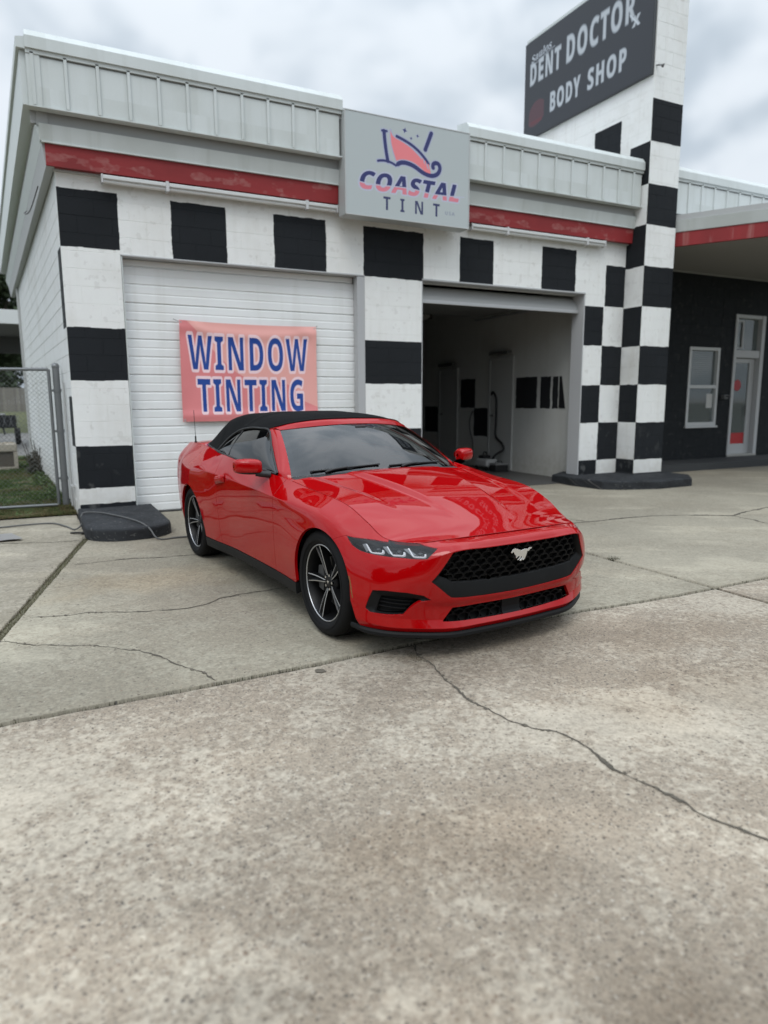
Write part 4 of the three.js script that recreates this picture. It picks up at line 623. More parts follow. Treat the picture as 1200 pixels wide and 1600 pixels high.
{ // chain-link gate against the side wall
  const t = thing('chain_link_gate', 'galvanised chain link gate panel beside the white side wall', 'gate', [-0.17, 0, -0.95]);
  const gm = mat([0.20, 0.207, 0.212], 0.5, { metalness: 0.6 }), W = 3.2;
  mesh('post', bar([0.03, 0, 0], [0.03, 1.97, 0], 0.045, 14), gm, t); mesh('post_cap', new THREE.SphereGeometry(0.05, 14, 8).translate(0.03, 1.97, 0), gm, t);
  mesh('gate_stile', bar([-0.06, 0.08, 0], [-0.06, 1.93, 0], 0.021), gm, t); mesh('gate_rail', bar([-W, 1.90, 0], [-0.06, 1.93, 0], 0.021), gm, t); mesh('gate_rail', bar([-W, 0.10, 0], [-0.06, 0.08, 0], 0.021), gm, t);
  for (const y of [0.45, 1.1, 1.65]) mesh('hinge', [new THREE.CylinderGeometry(0.054, 0.054, 0.04, 12).translate(0.03, y, 0), bar([-0.06, y, 0], [0.03, y, 0], 0.014)], gm, t);
  const wires = [], s = 0.062, H0 = 0.1, H1 = 1.9; // interlocking zigzag wires
  const q = new QB(); for (let i = 0; i < W / s; i++) { const x = -0.07 - i * s; for (let j = 0; j < (H1 - H0) / s; j++) { const y = H0 + j * s, z = (i + j) % 2 ? 0.004 : -0.004, o = j % 2 ? -s : 0, n = j % 2 ? 0 : -s; const w = 0.0019; if (x - s < -W) continue; const a = [x + o, y, z], b = [x + n, y + s, -z]; for (const [dx, dz] of [[w, 0], [0, w]]) q.quad([a[0] - dx, a[1], a[2] - dz], [a[0] + dx, a[1], a[2] + dz], [b[0] + dx, b[1], b[2] + dz], [b[0] - dx, b[1], b[2] - dz]); const a2 = [x - s - o, y, -z], b2 = [x - s - n, y + s, z]; for (const [dx, dz] of [[w, 0], [0, w]]) q.quad([a2[0] - dx, a2[1], a2[2] - dz], [a2[0] + dx, a2[1], a2[2] + dz], [b2[0] + dx, b2[1], b2[2] + dz], [b2[0] - dx, b2[1], b2[2] - dz]); } }
  mesh('chain_link_mesh', q.geo(), gm, t);
  const e = thing('down_pipe', 'grey drain pipe running down the side wall behind the gate', 'pipe', [-0.62, 0, -9.7]); mesh('pipe', bar([0, 0, 0], [0, 4.3, 0], 0.05, 12), greyTrim, e); mesh('elbow', tube([[0, 0.12, 0], [0, 0.04, 0.02], [-0.1, 0.03, 0.12]], 0.05, 12, 10), greyTrim, e);
}
{ // old cooling unit on the lawn
  const t = thing('air_conditioner', 'old beige air conditioner unit standing on the lawn', 'air conditioner', [-1.52, 0.02, -7.9], 0.06), b = mat([0.40, 0.36, 0.30], 0.7), g = mat([0.15, 0.13, 0.11], 0.8);
  mesh('cabinet', [cbox(-0.62, 0.62, 0, 0.07, -0.3, 0.3), cbox(-0.62, 0.62, 0.40, 0.58, -0.3, 0.3, 0.03), cbox(-0.62, -0.56, 0.071, 0.399, -0.3, 0.3), cbox(0.54, 0.62, 0.071, 0.399, -0.3, 0.3), cbox(0.13, 0.18, 0.071, 0.399, 0.2, 0.3), cbox(-0.23, -0.18, 0.071, 0.399, 0.2, 0.3)], b, t);
  for (const [x0, x1] of [[-0.555, -0.235], [-0.175, 0.125], [0.185, 0.535]]) { const pn = mesh('grille_panel', new QB().box(x0, x1, 0.072, 0.398, 0.20, 0.22).geo(), g, t); for (let i = 0; i < 8; i++) mesh('slat', cbox(x0 + 0.004, x1 - 0.004, 0.09 + i * 0.038, 0.103 + i * 0.038, 0.221, 0.245, 0.003), mat([0.22, 0.195, 0.16], 0.7), pn); }
  const r = rng(8), bl = []; for (let i = 0; i < 60; i++) { const x = -0.6 + 1.2 * r(), z = -0.28 + 0.56 * r(); bl.push(new THREE.IcosahedronGeometry(0.015 + 0.03 * r(), 0).scale(1.4, 0.4, 1).translate(x, 0.585, z)); } mesh('dead_leaves', bl, mat([0.30, 0.26, 0.2], 1), t);
}
// leafy clumps: many small two-triangle leaves spread through blobs
function leaves(n, blobs, size, seed) {
  const r = rng(seed), p = [], u = () => r() * 2 - 1, tot = blobs.reduce((a, b) => a + b[3] ** 2, 0);
  for (const [x, y, z, rad, sy = 1] of blobs) for (let i = 0; i < n * rad * rad / tot; i++) {
    let a, b, c, d; do { a = u(); b = u(); c = u(); d = a * a + b * b + c * c; } while (d > 1); const k = Math.pow(d, -0.22); a *= k; b *= k; c *= k;
    const P = [x + a * rad, y + b * rad * sy, z + c * rad], L = size * (0.5 + r()), e = [u(), u() * 0.7 - 0.15, u()], l = Math.hypot(...e) || 1, f = [u(), u(), u()];
    const E = e.map((q) => q / l * L), s = f.map((q) => q * L * 0.22);
    p.push(P[0], P[1], P[2], P[0] + E[0] * 0.5 + s[0], P[1] + E[1] * 0.5 + s[1], P[2] + E[2] * 0.5 + s[2], P[0] + E[0], P[1] + E[1], P[2] + E[2], P[0], P[1], P[2], P[0] + E[0], P[1] + E[1], P[2] + E[2], P[0] + E[0] * 0.5 - s[0], P[1] + E[1] * 0.5 - s[1], P[2] + E[2] * 0.5 - s[2]);
  }
  const g = new THREE.BufferGeometry(); g.setAttribute('position', new THREE.Float32BufferAttribute(p, 3)); g.computeVertexNormals(); return g;
}
const leafMat = (c) => mat(c, 0.7, { side: THREE.DoubleSide });
{
  const weed = thing('weed_clump', 'dry dark weeds growing against the far end of the side wall', 'weeds', [-0.62, 0.02, -6.9]);
  mesh('foliage', leaves(900, [[0.1, 0.16, 0, 0.13, 1.4], [0.05, 0.1, 0.6, 0.11], [0.1, 0.25, -0.7, 0.16], [0.0, 0.06, 0.3, 0.1]], 0.07, 4), leafMat([0.045, 0.045, 0.03]), weed);
  const r = rng(6), st = []; for (let i = 0; i < 26; i++) { const x = 0.1 + (r() - 0.5) * 0.15, z = (r() - 0.5) * 1.4; st.push(bar([x, 0, z], [x + (r() - 0.5) * 0.4, 0.25 + 0.5 * r(), z + (r() - 0.5) * 0.4], 0.006, 4)); } mesh('stem', st, mat([0.07, 0.06, 0.045], 1), weed);
  const w2 = thing('weed_row', 'low green weeds along the foot of the side wall', 'weeds', [-0.12, 0.015, -1.2]); const bl = []; for (let i = 0; i < 22; i++) bl.push([-0.07 + (r() - 0.5) * 0.1 - i * 0.0155, 0.03, -i * 0.24, 0.06 + 0.05 * r(), 0.8]); mesh('foliage', leaves(1500, bl, 0.07, 9), leafMat([0.06, 0.095, 0.025]), w2);
  // tree beyond the carport
  const tr = thing('shade_tree', 'tall leafy tree behind the carport at the left edge', 'tree', [-2.75, 0, -27]), b = [];
  for (let i = 0; i < 58; i++) { const a = r() * 6.28, y = 3.6 + 5.4 * r(), q = 2.2 * Math.sqrt(r()) * (y < 4 ? 0.9 : 1 - (y - 4) / 8); b.push([Math.cos(a) * q + 0.4, y, Math.sin(a) * q, 0.45 + 0.5 * r(), 0.75]); }
  mesh('crown', leaves(42000, b, 0.27, 12), leafMat([0.05, 0.075, 0.032]), tr);
  mesh('trunk', [new THREE.CylinderGeometry(0.12, 0.24, 5, 10).translate(0, 2.5, 0), bar([0, 3.4, 0], [1.5, 6, 0.4], 0.07), bar([0, 4, 0], [-1.4, 6.4, -0.3], 0.07), bar([0, 4.6, 0], [0.4, 8, 0.2], 0.06)], mat([0.09, 0.075, 0.06], 1), tr);
  const t2 = thing('dark_tree', 'dark bushy tree low behind the far fence', 'tree', [-4.6, 0.9, -44]), b2 = []; for (let i = 0; i < 30; i++) b2.push([(r() - 0.5) * 7, 1.2 + 3.4 * r(), (r() - 0.5) * 3, 0.8 + 0.6 * r(), 0.8]);
  mesh('crown', leaves(16000, b2, 0.34, 15), leafMat([0.032, 0.052, 0.022]), t2); mesh('trunk', new THREE.CylinderGeometry(0.15, 0.3, 3, 10).translate(0, 1.5, 0), mat([0.07, 0.06, 0.05], 1), t2);
  // carport
  const cp = thing('carport', 'white edged flat carport roof beside the lawn', 'carport', [0, 0, 0]), wm = mat([0.62, 0.63, 0.62], 0.6);
  mesh('roof_edge', cbox(-8.5, -0.5, 3.80, 4.20, -14.1, -13.95), wm, cp); mesh('roof_deck', cbox(-8.5, -0.5, 3.9, 4.18, -20, -14.11), mat([0.16, 0.16, 0.155], 0.9), cp); mesh('side_edge', cbox(-0.49, -0.42, 3.8, 4.2, -20, -14.11), wm, cp); mesh('rear_beam', cbox(-8.5, -0.5, 3.3, 3.88, -19.9, -19.7), mat([0.10, 0.10, 0.095], 0.9), cp);
  for (const [x, z] of [[-8.2, -14.3], [-8.2, -19.6], [-0.6, -19.6]]) mesh('column', bar([x, 0, z], [x, 3.9, z], 0.06), wm, cp);
  // driveway and far lawn bank
  const dv = mesh('driveway', new QB().box(-16, -0.4, -0.02, 0.01, -29.2, -12.4).geo(), mat([0.17, 0.165, 0.155], 0.95)); dv.userData.kind = 'structure';
  const bank = mesh('lawn_bank', prof([[-29, 0.0], [-34, 0.95], [-80, 1.3], [-80, -0.1], [-29, -0.1]], 'x', -40, 30), mat([0.085, 0.092, 0.042], 1)); bank.userData.kind = 'structure';
  const fn = thing('wooden_fence', 'weathered grey wooden board fence beyond the driveway', 'fence', [-6.2, 1.0, -36]), fm = [mat([0.22, 0.205, 0.18], 0.95), mat([0.19, 0.175, 0.155], 0.95), mat([0.25, 0.235, 0.205], 0.95)];
  for (let i = 0; i < 44; i++) mesh('board', cbox(i * 0.142, i * 0.142 + 0.136, 0, 1.35 + 0.03 * r(), -0.012, 0.012, 0.004), fm[Math.floor(r() * 3)], fn);
  mesh('rail', [cbox(0, 6.25, 0.3, 0.39, -0.06, -0.014), cbox(0, 6.25, 1.0, 1.09, -0.06, -0.014)], fm[1], fn);
  const hs = thing('far_house', 'low house with a grey roof behind the wooden fence', 'house', [-6.6, 1.2, -50]), hm = mat([0.45, 0.42, 0.38], 0.9); mesh('wall', cbox(-4, 3.2, 0, 1.6, -3, 3), hm, hs); mesh('roof', prof([[-3.6, 1.58], [0, 2.5], [3.6, 1.58]], 'x', -4.4, 3.6), mat([0.24, 0.235, 0.23], 0.95), hs); const hw = mesh('window', cbox(0.2, 1.3, 0.5, 1.3, 3.001, 3.05), mat([0.6, 0.6, 0.6], 0.5), hs); mesh('pane', cbox(0.27, 1.23, 0.57, 1.23, 3.051, 3.06), mat([0.03, 0.035, 0.04], 0.1), hw);
  // small trailer with mesh sides
  const tl = thing('utility_trailer', 'small dark mesh sided trailer parked on the far driveway', 'trailer', [-1.62, 0.01, -18.6], 0.08), dk = mat([0.016, 0.018, 0.02], 0.6);
  mesh('bed', cbox(-0.42, 0.42, 0.62, 0.68, -0.9, 0.9), dk, tl); mesh('headboard', cbox(-0.42, 0.42, 0.681, 1.06, 0.85, 0.9), dk, tl); mesh('tailboard', cbox(-0.42, 0.42, 0.681, 1.0, -0.9, -0.86), dk, tl); mesh('side_board', cbox(-0.42, -0.38, 0.681, 1.04, -0.855, 0.845), dk, tl); mesh('side_board', cbox(0.38, 0.42, 0.681, 1.04, -0.855, 0.845), dk, tl);
  mesh('tarpaulin', cbox(-0.44, 0.10, 1.062, 1.12, 0.3, 0.92, 0.025), mat([0.6, 0.6, 0.6], 0.6), tl); mesh('drawbar', bar([0, 0.6, 0.9], [0, 0.45, 1.7], 0.03), dk, tl);
  for (const x of [-0.47, 0.47]) mesh('wheel', new THREE.CylinderGeometry(0.3, 0.3, 0.16, 20).rotateZ(Math.PI / 2).translate(x, 0.3, 0), mat([0.02, 0.02, 0.02], 0.8), tl);
  mesh('mesh_grid', (() => { const g = []; for (let i = 0; i < 5; i++) { g.push(bar([-0.4 + i * 0.2, 0.69, 0.905], [-0.3 + i * 0.2, 1.05, 0.905], 0.006, 4), bar([-0.3 + i * 0.2, 0.69, 0.905], [-0.4 + i * 0.2, 1.05, 0.905], 0.006, 4)); } return g; })(), steel, tl);
}

{ // wood across the road, behind the camera and to the left; the car and the glass mirror it
  const r = rng(91), b = []; for (let i = 0; i < 230; i++) { const a = (95 + 205 * r()) * R, q = 30 + 9 * r(), x = 2 + Math.sin(a + Math.PI) * -q * 0 + Math.cos(a) * q, z = 8 + Math.sin(a) * q * 0 + Math.abs(Math.sin(a)) * q * (a > Math.PI ? 1 : 0.35) ; b.push([x, 0.8 + 6.2 * r() * (0.6 + 0.4 * Math.sin(a * 7)), z, 1.1 + 1.3 * r(), 0.85]); }
  const t = tag(mesh('tree_line', leaves(30000, b, 0.9, 44), leafMat([0.04, 0.06, 0.026])), 'distant wood of mixed green trees across the road', 'trees'); t.userData.kind = 'stuff';
}
// ---------------------------------------------------------------- car body surface: x forward from the front axle, y up, z to the car's right; metres
// a loft through stations of nine points each; smooth along both ways, with creases where the weight says so
class Loft {
  constructor(st, crease = {}, mirror0 = true, mirror1 = false) {
    this.K = st[0].length; let S = st.map((s) => s.map((p) => p.slice()));
    const fl = (s) => s.map(([x, y, z]) => [x, y, -z]);
    this.g0 = 0; if (mirror0) { S = [fl(S[1]), ...S]; this.g0 = 1; } if (mirror1) S.push(fl(S[S.length - 2]));
    this.S = S; const n = S.length, K = this.K, D = (a, b) => Math.hypot(a[0] - b[0], a[1] - b[1], a[2] - b[2]);
    const U = [0], V = [0];
    for (let i = 1; i < n; i++) { let d = 0; for (let k = 0; k < K; k++) d += D(S[i][k], S[i - 1][k]); U.push(U[i - 1] + d / K); }
    for (let k = 1; k < K; k++) { let d = 0; for (let i = 0; i < n; i++) d += D(S[i][k], S[i][k - 1]); V.push(V[k - 1] + d / n); }
    const o = U[this.g0]; this.U = U.map((u) => u - o); this.V = V; this.crease = crease; this.u1 = this.U[n - 1 - (mirror1 ? 1 : 0)]; this.v1 = V[K - 1];
    this.T = S.map((_, i) => S[i].map((_, k) => [0, 1, 2].map((c) => this.tan(this.U, i, n, (j) => S[j][k][c]))));
  }
  at(s, k) { return this.U[s + this.g0]; }
  tan(X, i, n, f) { if (i === 0) return (f(1) - f(0)) / (X[1] - X[0]); if (i === n - 1) return (f(n - 1) - f(n - 2)) / (X[n - 1] - X[n - 2]); const h0 = X[i] - X[i - 1], h1 = X[i + 1] - X[i], d0 = (f(i) - f(i - 1)) / h0, d1 = (f(i + 1) - f(i)) / h1; return (d0 * h1 + d1 * h0) / (h0 + h1); }
  seg(X, x) { let i = 0; while (i < X.length - 2 && x > X[i + 1]) i++; return i; }
  rowAt(k, u, i) { const h = this.U[i + 1] - this.U[i], t = (u - this.U[i]) / h, a = this.S[i][k], b = this.S[i + 1][k], m = this.T[i][k], q = this.T[i + 1][k], t2 = t * t, t3 = t2 * t; const A = 2 * t3 - 3 * t2 + 1, B = t3 - 2 * t2 + t, C = -2 * t3 + 3 * t2, E = t3 - t2; return [0, 1, 2].map((c) => A * a[c] + B * h * m[c] + C * b[c] + E * h * q[c]); }
  cw(k, u) { const c = this.crease[k]; if (!c) return 0; let w = 0; for (const [s0, s1, ww] of c) { const a = this.U[s0 + this.g0], b = this.U[s1 + this.g0]; w = Math.max(w, ww * (u < a ? Math.max(0, 1 - (a - u) / 0.25) : u > b ? Math.max(0, 1 - (u - b) / 0.25) : 1)); } return w; }
  p(u, v) {
    let sg = 1; if (u < 0) { u = -u; sg = -1; }
    const i = this.seg(this.U, u), V = this.V, K = this.K, k = this.seg(V, v), rows = {}, r = (j) => rows[j] || (rows[j] = this.rowAt(j, u, i));
    const h = V[k + 1] - V[k], t = (v - V[k]) / h, t2 = t * t, t3 = t2 * t, out = [0, 0, 0], w0 = this.cw(k, u), w1 = this.cw(k + 1, u);
    for (let c = 0; c < 3; c++) {
      const f = (j) => r(j)[c], d = (f(k + 1) - f(k)) / h; let m0 = this.tan(V, k, K, f), m1 = this.tan(V, k + 1, K, f);
      m0 = mix(m0, d, w0); m1 = mix(m1, d, w1);
      out[c] = (2 * t3 - 3 * t2 + 1) * f(k) + (t3 - 2 * t2 + t) * h * m0 + (-2 * t3 + 3 * t2) * f(k + 1) + (t3 - t2) * h * m1;
    }
    out[2] *= sg; return out;
  }
  n(u, v) { const e = 0.003, a = this.p(u + e, v), b = this.p(u - e, v), v0 = Math.max(0, v - e), v1 = Math.min(this.v1, v + e), c = this.p(u, v1), d = this.p(u, v0); return nrm(crs(sub(a, b), sub(c, d))); }
}
const sub = (a, b) => [a[0] - b[0], a[1] - b[1], a[2] - b[2]], crs = (a, b) => [a[1] * b[2] - a[2] * b[1], a[2] * b[0] - a[0] * b[2], a[0] * b[1] - a[1] * b[0]];
const nrm = (a) => { const l = Math.hypot(...a) || 1; return [a[0] / l, a[1] / l, a[2] / l]; }, mad = (a, b, k) => [a[0] + b[0] * k, a[1] + b[1] * k, a[2] + b[2] * k];
const rowY = (x, ys, zs) => ys.map((y, i) => [x, y, zs[i]]);
// flank below the shoulder line at height yt: z falls away smoothly towards the sill
const flank = (x, yt, zt, k1, k2, y8, z8) => [...[0.2, 0.26, 0.33, 0.41, 0.49, 0.58, 0.70, yt].map((y) => { const d = yt - y; return [x, y, zt - k1 * d - k2 * d * d - 0.008 * sst(0.27, 0.2, y)]; }), [x, y8, z8]];
const BODY = new Loft([
  [[0.81, 0.165, 0], [0.835, 0.195, 0], [0.80, 0.24, 0], [0.805, 0.312, 0], [0.822, 0.355, 0], [0.845, 0.48, 0], [0.868, 0.66, 0], [0.84, 0.69, 0], [0.775, 0.705, 0]],
  [[0.80, 0.165, 0.25], [0.826, 0.195, 0.25], [0.792, 0.24, 0.25], [0.798, 0.312, 0.25], [0.815, 0.355, 0.25], [0.838, 0.48, 0.25], [0.862, 0.66, 0.25], [0.833, 0.69, 0.25], [0.764, 0.703, 0.25]],
  [[0.775, 0.167, 0.485], [0.80, 0.197, 0.49], [0.776, 0.243, 0.49], [0.783, 0.316, 0.49], [0.803, 0.362, 0.49], [0.83, 0.485, 0.49], [0.85, 0.66, 0.485], [0.812, 0.688, 0.48], [0.728, 0.698, 0.48]],
  [[0.695, 0.172, 0.64], [0.722, 0.204, 0.655], [0.715, 0.255, 0.65], [0.728, 0.33, 0.65], [0.745, 0.383, 0.648], [0.768, 0.487, 0.643], [0.768, 0.61, 0.625], [0.742, 0.655, 0.61], [0.69, 0.692, 0.60]],
  [[0.578, 0.18, 0.795], [0.602, 0.213, 0.81], [0.60, 0.268, 0.808], [0.605, 0.35, 0.808], [0.607, 0.41, 0.803], [0.602, 0.49, 0.796], [0.582, 0.585, 0.78], [0.55, 0.65, 0.757], [0.50, 0.695, 0.72]],
  [[0.395, 0.19, 0.893], [0.40, 0.235, 0.905], [0.40, 0.30, 0.905], [0.40, 0.37, 0.905], [0.397, 0.43, 0.90], [0.39, 0.50, 0.895], [0.375, 0.595, 0.877], [0.355, 0.675, 0.848], [0.335, 0.775, 0.755]],
  [[0.2, 0.2, 0.905], [0.2, 0.26, 0.925], [0.2, 0.33, 0.93], [0.2, 0.40, 0.935], [0.2, 0.47, 0.937], [0.197, 0.55, 0.935], [0.19, 0.65, 0.922], [0.178, 0.745, 0.888], [0.16, 0.842, 0.768]],
  rowY(0, [0.2, 0.26, 0.33, 0.41, 0.49, 0.58, 0.69, 0.785, 0.873], [0.905, 0.93, 0.938, 0.944, 0.947, 0.946, 0.936, 0.907, 0.78]),
  flank(-0.3, 0.8, 0.92, -0.13, 0.26, 0.9, 0.795),
  flank(-0.6, 0.82, 0.927, 0.0, 0.11, 0.935, 0.815),
  flank(-0.9, 0.835, 0.928, 0.025, 0.09, 0.965, 0.85),
  flank(-1.3, 0.852, 0.929, 0.03, 0.088, 1.0, 0.86),
  flank(-1.7, 0.872, 0.936, 0.025, 0.098, 1.03, 0.868),
  flank(-2.05, 0.885, 0.952, -0.04, 0.165, 1.052, 0.845),
  rowY(-2.66, [0.2, 0.27, 0.35, 0.43, 0.51, 0.61, 0.74, 0.885, 1.08], [0.89, 0.92, 0.935, 0.947, 0.953, 0.957, 0.957, 0.937, 0.785]),
  rowY(-3.2, [0.23, 0.30, 0.37, 0.45, 0.53, 0.63, 0.75, 0.90, 1.075], [0.835, 0.858, 0.872, 0.880, 0.885, 0.887, 0.884, 0.860, 0.725]),
  rowY(-3.6, [0.30, 0.36, 0.42, 0.50, 0.58, 0.67, 0.78, 0.92, 1.06], [0.70, 0.73, 0.745, 0.755, 0.76, 0.765, 0.765, 0.745, 0.63]),
  rowY(-3.78, [0.33, 0.38, 0.44, 0.51, 0.59, 0.68, 0.79, 0.92, 1.05], [0.47, 0.49, 0.50, 0.50, 0.51, 0.51, 0.51, 0.50, 0.43]),
  rowY(-3.84, [0.33, 0.38, 0.44, 0.51, 0.59, 0.68, 0.79, 0.92, 1.05], [0, 0, 0, 0, 0, 0, 0, 0, 0]),
], { 1: [[0, 4, 1]], 2: [[0, 4, 1]], 6: [[0, 2, 1]], 7: [[9, 13, 0.95]] }, true, true);
// hood: from the cowl to the nose, edge follows the top line of the body loft
const HC = [[-0.52, 0.985], [-0.3, 0.955], [0, 0.905], [0.25, 0.852], [0.5, 0.785], [0.66, 0.735], [0.775, 0.705]];
function hermite1(tab, x) { const n = tab.length, X = tab.map((t) => t[0]); let i = 0; while (i < n - 2 && x > X[i + 1]) i++; const h = X[i + 1] - X[i], t = (x - X[i]) / h, f = (j) => tab[j][1]; const tn = (j) => { if (j === 0) return (f(1) - f(0)) / (X[1] - X[0]); if (j === n - 1) return (f(n - 1) - f(n - 2)) / (X[n - 1] - X[n - 2]); const h0 = X[j] - X[j - 1], h1 = X[j + 1] - X[j]; return ((f(j) - f(j - 1)) / h0 * h1 + (f(j + 1) - f(j)) / h1 * h0) / (h0 + h1); }; const t2 = t * t, t3 = t2 * t; return (2 * t3 - 3 * t2 + 1) * f(i) + (t3 - 2 * t2 + t) * h * tn(i) + (-2 * t3 + 3 * t2) * f(i + 1) + (t3 - t2) * h * tn(i + 1); }
function hoodRelief(x, z) {
  const a = Math.abs(z), s = sst(0.60, 0.1, x) , w = mix(0.20, 0.37, clamp((0.5 - x) / 1.05));   // central dome that narrows forward
  const dome = 0.020 * sst(w + 0.035, w - 0.012, a) * s * sst(-0.56, -0.40, x) * 1.0;
  const w2 = mix(0.50, 0.66, clamp((0.45 - x) / 1.0)), valley = -0.010 * sst(w2 + 0.03, w2 - 0.05, a) * sst(w - 0.01, w + 0.05, a) * sst(0.5, 0.0, x);
  return dome + valley;
}
const hoodU0 = BODY.at(3), hoodU1 = BODY.at(9);
function hoodP(s, t) {           // s 0 nose .. 1 cowl, t -1..1 across
  const a = Math.abs(t), E = BODY.p(mix(hoodU0, hoodU1, s), BODY.v1), cx = mix(0.775, -0.52, s), cy = hermite1(HC, cx);
  const x = cx + (E[0] - cx) * Math.pow(a, 2), z = E[2] * a, y0 = cy + (E[1] - cy) * Math.pow(a, mix(2, 2.6, s));
  return [x, y0 + hoodRelief(x, z) * sst(1, 0.9, a), t < 0 ? -z : z];
}
// windscreen, fabric top, side glass
const lerp3 = (a, b, t) => [mix(a[0], b[0], t), mix(a[1], b[1], t), mix(a[2], b[2], t)];
function screenP(s, t) {         // s 0 base .. 1 header, t -1..1
  const a = Math.abs(t), b = [-0.55 - 0.205 * a ** 2.2, 0.977 - 0.035 * a ** 2, 0.742 * a], h = [-1.085 - 0.19 * a ** 2.4, 1.302 - 0.045 * a ** 2, 0.598 * a], p = lerp3(b, h, s);
  p[1] += 0.028 * s * (1 - s) * 4 * (1 - 0.3 * a * a); p[0] += 0.01 * s * (1 - s) * 4; if (t < 0) p[2] *= -1; return p;
}
const TOPL = new Loft([
  [[-1.155, 1.345, 0], [-1.185, 1.337, 0.30], [-1.265, 1.31, 0.50], [-1.395, 1.268, 0.632]],
  [[-1.35, 1.375, 0], [-1.37, 1.366, 0.30], [-1.43, 1.332, 0.505], [-1.54, 1.278, 0.642]],
  [[-1.6, 1.392, 0], [-1.62, 1.382, 0.30], [-1.66, 1.345, 0.512], [-1.74, 1.278, 0.655]],
  [[-2.0, 1.395, 0], [-2.0, 1.386, 0.30], [-1.98, 1.345, 0.535], [-1.95, 1.243, 0.685]],
  [[-2.3, 1.388, 0], [-2.29, 1.380, 0.31], [-2.22, 1.345, 0.575], [-2.085, 1.172, 0.748]],
  [[-2.55, 1.34, 0], [-2.53, 1.333, 0.32], [-2.44, 1.292, 0.61], [-2.19, 1.068, 0.817]],
  [[-2.74, 1.262, 0], [-2.72, 1.254, 0.33], [-2.63, 1.205, 0.61], [-2.5, 1.088, 0.79]],
  [[-2.89, 1.155, 0], [-2.87, 1.148, 0.33], [-2.81, 1.125, 0.55], [-2.75, 1.095, 0.70]],
  [[-3.0, 1.09, 0], [-2.99, 1.09, 0.3], [-2.95, 1.092, 0.5], [-2.9, 1.093, 0.6]],
].map((s) => s.slice().reverse()), {}, false, false);  // rows run from the side edge to the centre line
const BELT = [[-0.86, 0.961, 0.802], [-1.1, 0.984, 0.832], [-1.3, 1.003, 0.842], [-1.7, 1.033, 0.845], [-1.96, 1.05, 0.838], [-2.1, 1.058, 0.826]];
const GTOP = [[-0.86, 0.963, 0.802], [-1.0, 1.036, 0.762], [-1.2, 1.145, 0.70], [-1.40, 1.256, 0.634], [-1.56, 1.268, 0.645], [-1.74, 1.266, 0.658], [-1.93, 1.236, 0.69], [-2.05, 1.17, 0.742], [-2.1, 1.10, 0.795], [-2.12, 1.062, 0.824]];
const NS = (() => { const n = BODY.n(0.1, 0.4); return n[0] > 0 ? 1 : -1; })();   // which way the loft normal points
function tubeTo(pts, r) { return tube(pts, r, 16, 10); }
function merge2(a, b) { return mergeGeometries([a, b]); }
